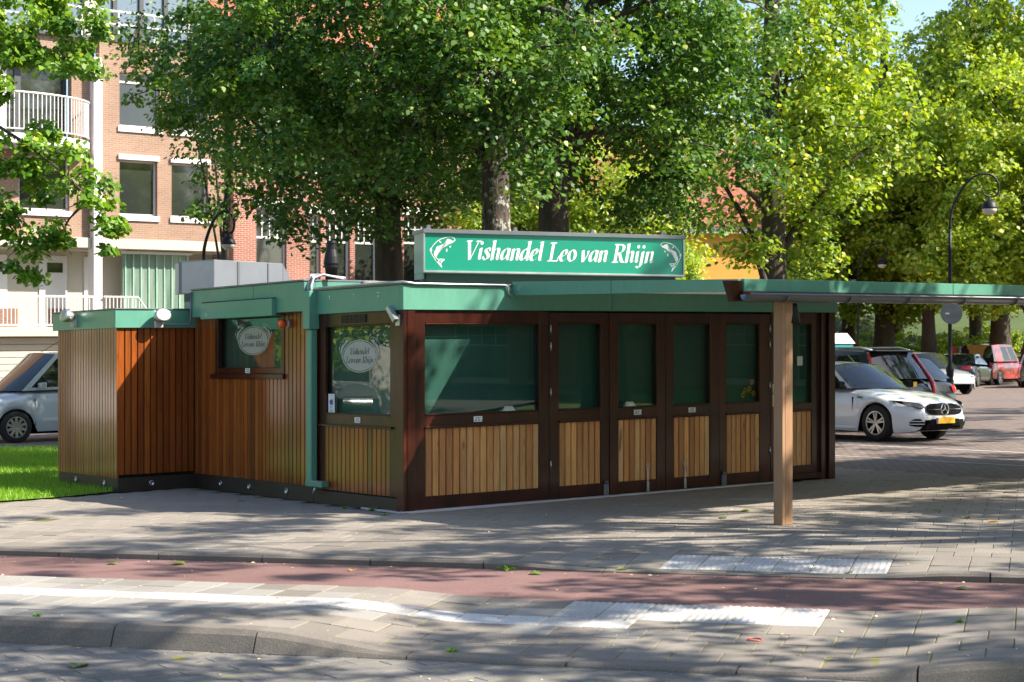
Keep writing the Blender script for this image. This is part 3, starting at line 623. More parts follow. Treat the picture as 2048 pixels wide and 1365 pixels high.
# --- folding doors
doors = [(1.985, 2.88, 2.125, 2.755, True), (2.89, 3.775, 3.023, 3.637, False), (3.785, 4.678, 3.915, 4.525, False), (4.69, 5.59, 4.812, 5.402, True)]
for di, (a0, a1, g0, g1, left_hinge) in enumerate(doors):
    d = MB(); dp = 0.012 if di in (0, 3) else 0.018
    framebox(d, 'u', a0, g0, 0.03, FB - .02, 0.0, dp); framebox(d, 'u', g1, a1, 0.03, FB - .02, 0.0, dp)
    framebox(d, 'u', g0, g1, HEAD, FB - .02, 0.0, dp - .002); framebox(d, 'u', g0, g1, PTOP, SILL, 0.0, dp - .002); framebox(d, 'u', g0, g1, 0.03, PBOT, 0.0, dp - .002)
    dr = kb(d, 'door', m_mahog, bevel=0.004)
    mb = MB(); mb.box(g0 - .015, g1 + .015, -0.045, -0.008, PTOP - .004, PTOP + .020); kb(mb, 'drip_rail', m_mahog, dr, bevel=0.006)
    mb = MB(); mb.box(g0, g1, -0.028, -0.006, SILL, SILL + .014); kb(mb, 'glazing_bead', m_mahog, dr, bevel=0.003); mb = MB(); mb.box(g0, g1, -0.028, -0.006, HEAD - .014, HEAD); kb(mb, 'glazing_bead', m_mahog, dr, bevel=0.003)
    pane_and_blind(dr, 'u', g0, g1, SILL, HEAD)
    planks(dr, 'u', g0 + .002, g1 - .002, PBOT, PTOP, 0.012, m_tan, 7)
    if di in (1, 2): sticker(dr, 'u', g0 + .30, 0.985, -dp)
    for z in ((1.78, 1.98, 1.25, 0.42) if di in (0, 3) else ()):
        mb = MB(); x = a0 + 0.012 if di == 0 else a1 - 0.012
        mb.tube([(x, -dp - .008, z - .05), (x, -dp - .008, z + .05)], 0.010, 8); kb(mb, 'hinge', m_steel, dr, smooth=True)
    if di in (0, 3):     # foot bolt keeper
        mb = MB(); x = (a1 - 0.06) if di == 0 else a0 + 0.06
        mb.box(x - .035, x + .035, -dp - .03, -dp, 0.02, 0.16); mb.tube([(x, -dp - .03, .16), (x, -dp - .012, .19)], [0.034, 0.02], 10); mb.box(x - .006, x + .006, -dp - .034, -dp - .028, .04, .15, 1)
        kb(mb, 'foot_bolt', [m_zinc, m_black], dr, bevel=0.003)
    else:
        mb = MB(); x = a1 - 0.30 if di == 1 else a0 + 0.30
        mb.tube([(x, -dp - .012, 0.03), (x, -dp - .012, 0.30)], 0.009, 6); mb.box(x - .02, x + .02, -dp - .02, -dp, 0.03, 0.15)
        mb.tube([(x + .018 * math.cos(t * .5), -dp - .014, .33 + .035 * math.sin(t * .5)) for t in range(13)], .006, 6)
        kb(mb, 'cremone_bolt', m_steel, dr)
# entrance door, set back
d = MB(); a0, a1, g0, g1 = 5.64, 6.54, 5.76, 6.41
for bx in ((a0, g0, 0.10, FB), (g1, a1, 0.10, FB), (g0, g1, HEAD - .01, FB), (g0, g1, PTOP, SILL - .03), (g0, g1, 0.10, 0.20)): framebox(d, 'u', *bx, 0.05, 0.02)
dr = kb(d, 'door', m_mahog, bevel=0.004)
mb = MB(); mb.box(5.60, 6.56, 0.0, 0.12, 0.02, 0.10); kb(mb, 'door_step', m_mahog, bevel=0.006)
pane_and_blind(dr, 'u', g0, g1, SILL - .03, HEAD - .01, rec=0.08)
planks(dr, 'u', g0, g1, 0.20, PTOP, 0.06, m_tan, 7)
mb = MB(); mb.box(g0 - .01, g1 + .01, 0.005, 0.035, PTOP - .004, PTOP + .02); kb(mb, 'drip_rail', m_mahog, dr, bevel=0.005)
mb = MB(); x = 5.675; mb.box(x - .02, x + .02, 0.015, 0.03, 0.98, 1.27); mb.tube([(x, 0.02, 1.15), (x, -.035, 1.15), (x + .13, -.04, 1.15)], 0.012, 8); kb(mb, 'lever_handle', m_steel, dr, bevel=0)
mb = MB(); mb.box(6.20, 6.30, 0.090, 0.094, 1.50, 1.62); kb(mb, 'notice', m_card, dr)
mb = MB(); framebox(mb, 'u', 5.595, 5.635, 0, FB, 0.0, 0.015); framebox(mb, 'u', 6.55, 6.64, 0, FB, 0.0, 0.012); framebox(mb, 'u', 6.66, 6.776, 0, FB, 0.0, 0.05); framebox(mb, 'u', 6.545, 6.66, 0, FB, 0.03, 0.0)
kb(mb, 'door_post', m_mahog, bevel=0.004)

# --- left side, near bay (x = 0 plane)
wf = MB()
framebox(wf, 'v', -0.035, 0.105, 0.0, FB, 0.0, 0.034); framebox(wf, 'v', 0.11, 0.261, 0.165, FB, 0.0, 0.014)
framebox(wf, 'v', 0.261, 1.633, HEAD, FB, 0.0, 0.010); framebox(wf, 'v', 1.633, 1.75, 0.165, FB, 0.0, 0.014); framebox(wf, 'v', 0.261, 1.633, PTOP, SILL, 0.0, 0.010)
side = kb(wf, 'window_frame', m_mahog, bevel=0.004)
mb = MB(); mb.box(-0.045, -0.008, 0.20, 1.74, PTOP - .005, PTOP + .022); kb(mb, 'drip_rail', m_mahog, side, bevel=0.006)
mb = MB(); mb.box(-0.022, -0.006, 0.261, 1.633, SILL, SILL + .014); kb(mb, 'glazing_bead', m_mahog, side, bevel=0.003); mb = MB(); mb.box(-0.022, -0.006, 0.261, 1.633, HEAD - .014, HEAD); kb(mb, 'glazing_bead', m_mahog, side, bevel=0.003)
pane_and_blind(side, 'v', 0.261, 1.633, SILL, HEAD)
planks(side, 'v', 0.262, 1.745, PBOT, PTOP - .005, 0.012, m_cedar, 16)
sticker(side, 'v', 0.93, 0.985, -0.010)
mb = MB(); mb.box(-0.010, 0.03, 0.11, 1.88, 0.0, 0.155); kb(mb, 'plinth', m_plinth, bevel=0.004)
mb = MB(); mb.box(-0.016, 0.0, 0.74, 1.28, 2.075, 2.165)
for i in range(5): mb.box(-0.022, -0.010, 0.75, 1.27, 2.082 + i * .017, 2.090 + i * .017, 1)
for i in range(6): mb.box(-0.024, -0.010, 0.75 + i * .1, 0.757 + i * .1, 2.078, 2.162, 1)
kb(mb, 'vent_grille', [m_dark, m_plinth], side)
mb = MB(); mb.box(0.024, 0.028, 1.485, 1.62, 1.05, 1.27)
mb2 = MB(); mb2.add([(0.022, 1.55 + .035 * math.cos(t * .45) * (1.25 if t < 2 else 1), 1.175 + .035 * math.sin(t * .45)) for t in range(14)] , [tuple(range(14))])
for zz, hw in ((1.245, .012), (1.12, .03), (1.105, .026), (1.08, .035), (1.066, .035)): mb2.add([(0.0225, 1.552 - hw, zz), (0.0225, 1.552 + hw, zz), (0.0225, 1.552 + hw, zz + .005), (0.0225, 1.552 - hw, zz + .005)], [(0, 1, 2, 3)])
o = kb(mb, 'notice_card', m_card, side); kb(mb2, 'card_print', m_bluelogo, side, recalc=False)
# round film emblem with lettering, also used on the middle window
def emblem(parent, vc, zc, rv, rz, fx):
    def at(a, b, l): return (fx - 0.0006 - 0.0003 * (l % 7), vc - a, zc + b)      # a to the right as seen from the street
    mb = MB(); N = 40
    outer = [(rv * math.cos(2 * math.pi * i / N), rz * math.sin(2 * math.pi * i / N)) for i in range(N)]
    mb.add([at(.90 * a, .90 * b, 0) for a, b in outer], [tuple(range(N))])
    mb.add([at(a, b, 0) for a, b in outer] + [at(.94 * a, .94 * b, 0) for a, b in outer], [(i, (i + 1) % N, N + (i + 1) % N, N + i) for i in range(N)])
    fish(mb, lambda x, y, l: at(x - rv * 1.20, y - rz * .36, 0), rv * .62, rz * 1.5, False, False)
    fish(mb, lambda x, y, l: at(x + rv * .58, y - rz * .36, 0), rv * .62, rz * 1.5, True, False)
    e = kb(mb, 'emblem', m_etch, parent, recalc=False)
    mb = MB(); h = rz * 0.40
    lettering(mb, 'Vishandel', lambda x, y, l: at(x - rv * .56, y + rz * .10, 4 + l * .2), h, rv * 1.08, bold=.07); kb(mb, 'emblem_lettering', m_ink, parent, recalc=False); mb = MB()
    lettering(mb, 'Leo van Rhijn', lambda x, y, l: at(x - rv * .78, y - rz * .42, 4 + l * .2), h, rv * 1.52, bold=.07)
    kb(mb, 'emblem_lettering', m_ink, parent, recalc=False)
emblem(side, 0.948, 1.70, 0.375, 0.185, 0.028)

# --- left side, middle bay of full height boards
planks(kiosk, 'v', 1.90, 2.555, 0.195, 2.23, 0.0, m_cedar, 7); planks(kiosk, 'v', 4.345, 4.945, 0.195, 2.23, 0.0, m_cedar, 6); planks(kiosk, 'v', 2.555, 4.345, 0.195, 1.44, 0.0, m_cedar, 19)
wf = MB()
framebox(wf, 'v', 2.555, 2.636, 1.50, 2.23, 0.0, 0.030); framebox(wf, 'v', 4.268, 4.345, 1.50, 2.23, 0.0, 0.030); framebox(wf, 'v', 2.636, 4.268, 1.50, 1.575, 0.0, 0.028); framebox(wf, 'v', 2.636, 4.268, 2.21, 2.28, 0, .02)
mid = kb(wf, 'window_frame', m_mahog, bevel=0.004)
mb = MB(); mb.box(-0.060, 0.02, 2.54, 4.44, 1.435, 1.50); kb(mb, 'window_sill', m_mahog, mid, bevel=0.006)
pane_and_blind(mid, 'v', 2.636, 4.268, 1.575, 2.21); sticker(mid, 'v', 3.47, 1.538, -0.029)
emblem(mid, 3.43, 1.91, 0.40, 0.18, 0.028)
mb = MB(); mb.box(-0.008, 0.03, 1.90, 4.97, 0.0, 0.195); kb(mb, 'plinth', m_plinth, bevel=0.004)
mb = MB(); mb.box(-0.004, 0.05, 1.75, 1.90, 0.0, FB); kb(mb, 'corner_board', m_mahog, bevel=0.003)
mb = MB(); mb.lathe([(0.055, 0), (0.055, -.02), (0.035, -.025), (0.035, -.07)], (-.02, 2.48, 2.10), 16, 1, 'x'); mb.lathe([(0.05, -.04), (0.052, -.10), (0.035, -.125), (0, -.13)], (-.02, 2.48, 2.10), 16, 0, 'x'); kb(mb, 'alarm_beacon', [m_orange, m_lightbox], smooth=True)
def round_vent(axis, c, z, face, parent=None):
    mb = MB()
    if axis == 'v': mb.lathe([(0.036, 0), (0.036, -.012), (0.026, -.014), (0.022, -.006), (0.0, -.006)], (face, c, z), 16, 0, 'x')
    else: mb.lathe([(0.036, 0), (0.036, -.012), (0.026, -.014), (0.022, -.006), (0.0, -.006)], (c, face, z), 16, 0, 'y')
    kb(mb, 'plinth_vent', m_steel, parent, smooth=True)
for v in (4.226, 3.465, 2.53): round_vent('v', v, 0.10, -0.008)

# --- wing at the back left
planks(kiosk, 'u', -1.083, -0.02, 0.185, 2.115, 4.974, m_cedar, 12); planks(kiosk, 'v', 4.96, 6.90, 0.185, 2.115, -1.083, m_cedar, 22)
mb = MB(); mb.box(-1.106, -1.076, 4.952, 4.982, 0.18, 2.115); kb(mb, 'corner_batten', m_cedar, bevel=0.003)
mb = MB(); mb.box(-1.085, 0.0, 4.965, 5.05, 0, 0.185); mb.box(-1.085, -1.0, 5.05, 6.9, 0, 0.185); kb(mb, 'plinth', m_plinth, bevel=0.004)
mb = MB(); mb.box(-1.05, 0.0, 5.0, 6.85, 0.19, 2.1); kb(mb, 'wing_core', m_dark)
round_vent('u', -0.62, 0.10, 4.965); round_vent('v', 5.37, 0.11, -1.085); round_vent('v', 6.30, 0.11, -1.085)
mb = MB(); mb.box(-1.14, 0.0, 4.915, 4.97, 2.10, 2.335); mb.box(-1.14, -1.085, 4.97, 6.99, 2.10, 2.335); kb(mb, 'wing_fascia', m_green, bevel=0.004)
mb = MB(); mb.box(-1.155, 0.0, 4.90, 5.0, 2.336, 2.352); mb.box(-1.155, -1.0, 5.0, 7.0, 2.336, 2.352); kb(mb, 'roof_trim', m_zinc, bevel=0.003)
mb = MB(); mb.box(-1.10, 0.0, 5.0, 6.9, 2.28, 2.33); kb(mb, 'wing_roof', m_roofing)

# --- fascias and roofs of the main block
mb = MB(); mb.box(-0.045, 6.83, -0.045, 0.02, FB, FT); kb(mb, 'front_fascia', m_green, bevel=0.004)
mb = MB(); mb.box(-0.045, 0.02, 0.021, 1.88, FB, FT); sf = kb(mb, 'side_fascia', m_green, bevel=0.004)
for v in (1.49, 0.97, 0.45):
    mb = MB(); a = rng.uniform(0, 1); mb.add([(-.047, v, 2.375)] + [(-.0475, v + r * math.cos(a + i * math.pi / 7), 2.375 + r * math.sin(a + i * math.pi / 7)) for i, r in enumerate([rng.uniform(.010, .034) for _ in range(14)])], [(0, 1 + i, 1 + (i + 1) % 14) for i in range(14)])
    mb.lathe([(0.009, 0), (0.007, -.012), (0, -.013)], (-.046, v, 2.375), 8, 1, 'x'); kb(mb, 'chipped_bolt', [m_card, m_plinth], sf, recalc=False)
mb = MB(); mb.box(-0.15, 0.0, 1.876, 4.774, 2.23, 2.575); mb.box(0.0, 0.02, 1.90, 5.3, 2.20, 2.575); mb.box(0.0, 6.3, 1.876, 1.93, 2.47, 2.575); mf = kb(mb, 'raised_fascia', m_green, bevel=0.004)
mb = MB(); mb.box(-0.215, -0.15, 2.526, 4.39, 2.195, 2.40); kb(mb, 'lamp_box', m_green, mf, bevel=0.004)
mb = MB(); mb.box(-0.20, -0.15, 2.53, 4.385, 2.402, 2.412); kb(mb, 'lamp_box_joint', m_dark, mf)
mb = MB(); mb.box(0.0, 6.80, 0.0, 1.9, 2.40, 2.445); mb.box(0.0, 6.78, 1.9, 5.3, 2.45, 2.56); kb(mb, 'roof', m_roofing)
mb = MB(); mb.box(-0.06, 6.84, -0.06, 0.05, FT + .002, FT + .024); mb.box(-0.06, 0.05, 0.05, 1.9, FT + .002, FT + .024); mb.box(-0.165, 0.06, 1.865, 4.79, 2.577, 2.60); mb.box(0.06, 6.4, 1.87, 1.95, 2.577, 2.60); kb(mb, 'roof_trim', m_zinc, bevel=0.004)
mb = MB(); mb.tube([(0.06, 0.9, 2.50), (0.5, 1.4, 2.52), (1.5, 1.78, 2.53)], 0.05, 8); kb(mb, 'roof_upstand', m_roofing, smooth=True)
mb = MB(); mb.tube([(-.06, 1.80, FT + .03), (-.07, 0.1, FT + .03), (-.068, -.068, FT + .03), (0.1, -.07, FT + .012), (1.30, -.07, FT + .012), (1.345, -.07, FT - .01), (1.35, -.07, FT - .08), (1.40, -.075, FT - .11)], 0.014, 6); kb(mb, 'cable_pipe', m_alu, smooth=True)
mb = MB(); mb.tube([(-.165, 4.75, 2.56), (-.165, 4.76, 2.20), (-.18, 4.80, 2.14), (-.45, 4.89, 2.145), (-.52, 4.90, 2.15)], 0.012, 6); kb(mb, 'cable_pipe', m_zinc, smooth=True)
# downpipe with hopper and outlet box
mb = MB(); mb.box(-0.12, -0.03, 1.775, 1.895, 0.22, 2.02); dpipe = kb(mb, 'downpipe', m_green, bevel=0.012)
mb = MB(); mb.box(-0.155, -0.015, 1.752, 1.905, 2.02, 2.46); kb(mb, 'hopper', m_green, dpipe, bevel=0.006)
mb = MB(); mb.box(-0.125, -0.02, 1.53, 1.90, 0.20, 0.262); kb(mb, 'outlet_box', m_green, dpipe, bevel=0.006)
mb = MB(); mb.box(-0.12, -0.025, 1.535, 1.77, 0.263, 0.268); kb(mb, 'outlet_lid', m_alu, dpipe)
mb = MB(); mb.tube([(-.08, 1.72, .21), (-.10, 1.75, .12)], 0.016, 8); kb(mb, 'spout', m_alu, dpipe, smooth=True)
for i, off in enumerate((0.0, 0.035, 0.068)):
    mb = MB(); mb.tube([(-.09, 1.80 + off, 2.40), (-.10, 1.80 + off, 2.52), (-.05, 1.82 + off, 2.62 + off * .5), (.10, 1.86 + off, 2.66), (.30, 1.7, 2.60 + off * .2)], 0.014, 6); kb(mb, 'cable', m_lightbox if i != 1 else m_zinc, smooth=True)
# camera bracket at the corner
mb = MB(); mb.box(-0.052, -0.034, 0.02, 0.10, 2.02, 2.14); mb.obox((-.09, .10, 2.15), (0.0, .022, -.018), (.03, 0, 0), (0.02, .10, .075)); kb(mb, 'camera_bracket', m_alu, bevel=0.003)
# floodlights on the wing
def flood(loc, n, label):
    f = MB(); n = Vector(n).normalized(); t = Vector((-n.y, n.x, 0)); c = Vector(loc)
    f.obox(c + n * .03 - Vector((0, 0, .05)), t * .055, n * .03, (0, 0, .05)); fl = kb(f, 'floodlight', m_lightbox, bevel=0.006); tag(fl, label)
    g = MB(); ax = (n * .9 + Vector((0, 0, .25))).normalized(); cc = c + n * .13 + Vector((0, 0, .05)); up = t.cross(ax)
    rings = [(-.10, .045), (-.06, .075), (.0, .085), (.05, .088), (.055, .070)]
    vs = []; N = 14
    for d_, r in rings: vs += [cc + ax * d_ + (t * math.cos(2 * math.pi * i / N) * 1.25 + up * math.sin(2 * math.pi * i / N)) * r for i in range(N)]
    g.add(vs, [(i * N + j, i * N + (j + 1) % N, (i + 1) * N + (j + 1) % N, (i + 1) * N + j) for i in range(len(rings) - 1) for j in range(N)] + [tuple(range(N)), tuple((len(rings) - 1) * N + j for j in range(N))])
    kb(g, 'lamp_housing', m_alu, fl, smooth=True)
    h = MB(); h.tube([c + n * .05 - Vector((0, 0, .02)), c + n * .10 + t * .09, cc + t * .09], .010, 6); h.tube([c + n * .05 - Vector((0, 0, .02)), c + n * .10 - t * .09, cc - t * .09], .010, 6); kb(h, 'bracket', m_alu, fl, smooth=True)
flood((-0.56, 4.915, 2.20), (0, -1, 0), 'white floodlight on the lit wing fascia'); flood((-1.14, 6.18, 2.235), (-1, 0, 0), 'small floodlight on the shaded end of the wing fascia')

# --- roof equipment
vent = thing('ventilation_unit', 'grey metal ventilation housing on the kiosk roof', 'vent unit', (KA[0], KA[1], gz(KA[0])), KANG)
cB = [P(392, 526, 23.2), P(428, 521, 22.6), P(566, 516, 23.6)]
M0 = (Matrix.Translation(vent.location) @ Matrix.Rotation(KANG, 4, 'Z')).inverted()
b0, b1, b2 = [M0 @ p for p in cB]; back = (b2 - b1).cross(Vector((0, 0, 1))).normalized(); back = back if back.y > 0 else -back; back = back * 0.75; back.z = 0
zt = b1.z; zb = 2.56
mb = MB(); q = [b1.xy, b2.xy, (b2 + back).xy, (b1 + back).xy]
mb.add([(p[0], p[1], zb) for p in q] + [(p[0], p[1], zt + .01) for p in q], [(0, 1, 5, 4), (1, 2, 6, 5), (2, 3, 7, 6), (3, 0, 4, 7), (4, 5, 6, 7)]); mb.build('housing', m_greybox, vent, bevel=0.006)
mb = MB(); q = [b0.xy, b1.xy - (b2 - b1).normalized().xy * .005, (b1 + back * .9).xy, (b0 + back * .6).xy]
mb.add([(p[0], p[1], zb) for p in q] + [(p[0], p[1], zt - .005) for p in q], [(0, 1, 5, 4), (1, 2, 6, 5), (2, 3, 7, 6), (3, 0, 4, 7), (4, 5, 6, 7)]); mb.build('end_panel', m_lightbox, vent)
dv = (b2 - b1).normalized(); e0 = b1 + dv * .44
mb = MB(); mb.obox((*(e0.xy - back.normalized().xy * .004), (zb + zt) / 2), dv * .02, back.normalized() * .006, (0, 0, (zt - zb) / 2)); mb.obox((*((b1 + dv * 1.0).xy - back.normalized().xy * .004), (zb + zt) / 2), dv * .012, back.normalized() * .006, (0, 0, (zt - zb) / 2)); mb.build('seam', m_zinc, vent)
mb = MB(); w3 = b2 + dv * .32
mb.add([(*b2.xy, zb), (*b2.xy, zt), (*w3.xy, zb), (*(b2 + back).xy, zb), (*(b2 + back).xy, zt), (*(w3 + back).xy, zb)], [(0, 2, 1), (3, 4, 5), (1, 2, 5, 4), (0, 3, 5, 2)]); mb.build('cowl', m_greybox, vent)
fb = P(663, 556, 22.8); flue = thing('flue_pipe', 'black flue pipe with stepped cowl on the kiosk roof', 'flue', (fb.x, fb.y, fb.z - .05))
mb = MB(); mb.lathe([(0.085, -.1), (0.085, .22), (0.092, .22), (0.092, .16)], n=18); mb.build('pipe', m_black, flue, smooth=True)
mb = MB(); mb.lathe([(0.118, .19), (0.118, .215), (0.10, .215), (0.112, .25), (0.10, .34), (0.075, .44), (0.072, .50)], n=18); mb.build('cowl', m_black, flue)
mb = MB(); mb.lathe([(0.062, .50), (0.062, .525), (0.072, .527), (0.066, .56), (0, .565)], n=18); mb.build('cap', m_black, flue)

# --- lettered light box
sL = P(848, 543, 19.6); sR = P(1369, 552, 20.75); sv = Vector((sR.x - sL.x, sR.y - sL.y, 0)); SW = sv.length; sa = math.atan2(sv.y, sv.x); dz = (sR.z - sL.z) / SW
sign = thing('light_box_sign', 'long green light box sign with white lettering and two fish on the kiosk roof', 'sign', (sL.x, sL.y, sL.z), sa)
sxf = lambda x, y, z: (x, y, z + dz * x)
SH = 0.505
mb = MB(); mb.box(0, SW, 0.03, 0.42, -0.02, SH - .03); mb.build('box', m_green, sign, xf=sxf, bevel=0.004)
mb = MB(); mb.box(-0.002, 0.02, 0.06, 0.40, -.09, -.02); mb.build('side_skirt', m_green, sign, xf=sxf)
mb = MB(); mb.box(.010, SW - .010, 0.018, 0.03, .008, SH - .045); mb.build('face', m_signface, sign, xf=sxf)
mb = MB(); mb.box(-.003, SW + .003, -.002, .032, -.012, .012); mb.box(-.003, .014, .0, .032, .012, SH - .045); mb.box(SW - .014, SW + .003, .0, .032, .012, SH - .045); mb.build('frame', m_alu, sign, xf=sxf, bevel=0.003)
mb = MB(); mb.box(-.012, SW + .012, -.014, .46, SH - .047, SH); mb.build('cap', m_zinc, sign, xf=sxf, bevel=0.003)
for t in (0.035, 0.36, 0.66, 0.94):
    mb = MB(); x = SW * t; mb.add([(x - .035, .2, SH), (x + .035, .2, SH), (x + .012, .2, SH + .065), (x - .012, .2, SH + .065), (x - .035, .26, SH), (x + .035, .26, SH), (x + .012, .26, SH + .065), (x - .012, .26, SH + .065)], [(0, 1, 2, 3), (4, 7, 6, 5), (0, 4, 5, 1), (1, 5, 6, 2), (2, 6, 7, 3), (3, 7, 4, 0)]); mb.build('lug', m_zinc, sign, xf=sxf)
fy = 0.0172; fl_ = lambda x0, z0: (lambda x, y, l: (x0 + x, fy - .0003 * (l % 5), z0 + y))
mb = MB(); lettering(mb, 'Vishandel Leo van Rhijn', fl_(SW * .148, 0.150), 0.235, SW * .727, bold=.08, shear=.18); mb.build('lettering', m_signwhite, sign, xf=sxf, recalc=False)
mb = MB(); fish(mb, fl_(SW * .020, 0.045), SW * .098, 0.375); mb.build('fish_emblem', m_signwhite, sign, xf=sxf, recalc=False)
mb = MB(); fish(mb, fl_(SW * .904, 0.045), SW * .088, 0.375, True); mb.build('fish_emblem', m_signwhite, sign, xf=sxf, recalc=False)
mb = MB(); mb.box(.06, SW - .08, .10, .40, -.40, -.02); mb.build('sign_base', m_green_dark, sign, xf=sxf)

# ------------------------------------------------------------------ canopy in front, sloping to its gutter
can = thing('canopy', 'green edged canopy with zinc gutter reaching right from the kiosk front', 'canopy', (KA[0], KA[1], gz(KA[0])), KANG)
CF = -3.60; CU = 1.42; CE = 13.0
def cz(v): return 2.516 + (2.385 - 2.516) * (v / CF)       # top edge
mb = MB(); T = 0.155
mb.add([(CU, -.05, cz(-.05)), (CU, CF, cz(CF)), (CU, CF, cz(CF) - .115), (CU, -.05, cz(-.05) - T), (CU + .05, -.05, cz(-.05)), (CU + .05, CF, cz(CF)), (CU + .05, CF, cz(CF) - .115), (CU + .05, -.05, cz(-.05) - T)],
       [(0, 1, 2, 3), (4, 7, 6, 5), (0, 4, 5, 1), (3, 2, 6, 7), (1, 5, 6, 2), (0, 3, 7, 4)]); mb.build('edge_board', m_green, can, xf=kxf)
mb = MB(); mb.box(CU + .045, CE, CF - .04, CF + .02, 2.27, 2.388); mb.build('front_fascia', m_green, can, xf=kxf, bevel=0.003)
mb = MB(); mb.add([(CU + .05, -.05, cz(0) - .02), (CE, -.05, cz(0) - .02), (CE, CF + .02, cz(CF) - .02), (CU + .05, CF + .02, cz(CF) - .02), (CU + .05, -.05, cz(0) - .11), (CE, -.05, cz(0) - .11), (CE, CF + .02, cz(CF) - .09), (CU + .05, CF + .02, cz(CF) - .09)], [(0, 1, 2, 3), (4, 7, 6, 5), (0, 4, 5, 1), (2, 6, 7, 3), (0, 3, 7, 4), (1, 5, 6, 2)]); mb.build('roof_panel', m_sheet, can, xf=kxf)
mb = MB(); mb.box(CU + .02, CE, CF - .055, CF + .09, 2.175, 2.268); mb.build('gutter_beam', m_mahog, can, xf=kxf, bevel=0.004)
mb = MB(); q = []; NG = 10                                   # half round gutter
for i in range(2):
    for t in range(NG + 1):
        a = math.pi + math.pi * t / NG; q.append(((CU - .02, CE)[i], CF - .12 + .068 * math.cos(a), 2.235 + .062 * math.sin(a)))
mb.add(q, [(t, t + 1, NG + 2 + t, NG + 1 + t) for t in range(NG)] + [tuple(range(NG + 1))]); mb.tube([(CU - .02, CF - .19, 2.238), (CE, CF - .19, 2.238)], .012, 6); mb.build('gutter', m_zinc, can, xf=kxf, recalc=False, smooth=True)
for i in range(10):
    mb = MB(); x = CU + .5 + i * .9; mb.tube([(x, CF - .05, 2.245)] + [(x, CF - .12 + .074 * math.cos(math.pi * 2 - math.pi * t / 8), 2.235 + .068 * math.sin(math.pi * 2 - math.pi * t / 8)) for t in range(8, -1, -1)], .007, 5); mb.build('gutter_bracket', m_zinc, can, xf=kxf)
mb = MB(); mb.add([(CU - .16, CF - .02, 2.37), (CU + .03, CF - .02, 2.37), (CU + .05, CF - .02, 2.19), (CU - .08, CF - .02, 2.17), (CU - .16, CF + .05, 2.37), (CU + .03, CF + .05, 2.37), (CU + .05, CF + .05, 2.19), (CU - .08, CF + .05, 2.17)], [(0, 1, 2, 3), (4, 7, 6, 5), (0, 4, 5, 1), (1, 5, 6, 2), (2, 6, 7, 3), (3, 7, 4, 0)]); mb.build('rafter_end', m_mahog, can, xf=kxf, bevel=0.003)
for pu in (2.04, 9.4):
    for j in range(2):
        mb = MB(); mb.box(pu - .075 + .05 * 1.0 * j + (.0 if j == 0 else .0), pu - .03 + .105 * j, CF - .06, CF + .06, 0.0, 2.18) if j == 0 else mb.box(pu - .029, pu + .075, CF - .057, CF + .06, 0.0, 2.18)
        mb.build('post', m_postwood, can, xf=kxf, bevel=0.004)
mb = MB(); mb.lathe([(0.038, .13), (0.045, .10), (0.075, -.06), (0.07, -.065), (0.05, -.02)], (2.04 + .115, CF - .02, 2.03), 14); mb.build('post_lamp', m_black, can, xf=kxf, smooth=True)

for v in (-1.75,): mb = MB(); mb.box(CU - .002, CU + .01, v - .0025, v + .0025, cz(v) - .138, cz(v) - .001); mb.build('board_seam', m_dark, can, xf=kxf)
for u in (4.6, 7.6, 10.6): mb = MB(); mb.box(u - .0025, u + .0025, CF - .0425, CF - .03, 2.272, 2.386); mb.build('board_seam', m_dark, can, xf=kxf)
for u in (2.9, 5.6): mb = MB(); mb.box(u - .0025, u + .0025, -.0475, -.03, FB + .003, FT - .003); kb(mb, 'fascia_seam', m_green_dark)
for v in (3.1,): mb = MB(); mb.box(-.1525, -.14, v - .0025, v + .0025, 2.42, 2.572); kb(mb, 'fascia_seam', m_green_dark)
# ------------------------------------------------------------------ buildings
m_tanbrick = brickwall('tan_brick', (0.33, 0.195, 0.125), (0.27, 0.155, 0.10), (0.32, 0.275, 0.235))
m_redbrick = brickwall('red_brick', (0.34, 0.112, 0.070), (0.27, 0.088, 0.056), (0.42, 0.355, 0.315))
m_darkbrick = brickwall('dark_brick', (0.25, 0.09, 0.05), (0.19, 0.07, 0.045), (0.25, 0.22, 0.19))
m_glass = mat('window_glass', (0.016, 0.020, 0.019), 0.04, col2=(0.030, 0.036, 0.030), scale=0.8, spec=0.9)
m_skyglass = mat('penthouse_glass', (0.10, 0.14, 0.18), 0.05, col2=(0.13, 0.17, 0.21), scale=0.5, spec=1.0)
m_darkframe = mat('anthracite_frame', (0.05, 0.055, 0.065), 0.5)
m_pinkwhite = mat('warm_white_paint', (0.68, 0.65, 0.66), 0.5, col2=(0.62, 0.59, 0.60), scale=1)
m_glassbrick = mat('green_profile_glass', (0.06, 0.12, 0.09), 0.15, col2=(0.24, 0.30, 0.26), scale=1.2, stretch=(6, 6, 0.6), spec=0.8)
m_orangewall = mat('ochre_render', (0.62, 0.34, 0.06), 0.8, col2=(0.55, 0.29, 0.05), scale=0.6)
m_rooftile = brickwall('roof_tile', (0.38, 0.13, 0.07), (0.30, 0.10, 0.06), (0.12, 0.05, 0.03), 0.24, 0.30, 0.02)
m_curtain = mat('curtain', (0.70, 0.70, 0.66), 0.9, col2=(0.6, 0.6, 0.56), scale=2, stretch=(20, 20, 1))
def bxf(u, v, z): return (u, v, z + kz(u, v))
def bb(mb, name, m, parent, **a): return mb.build(name, m, parent, xf=bxf, **a)
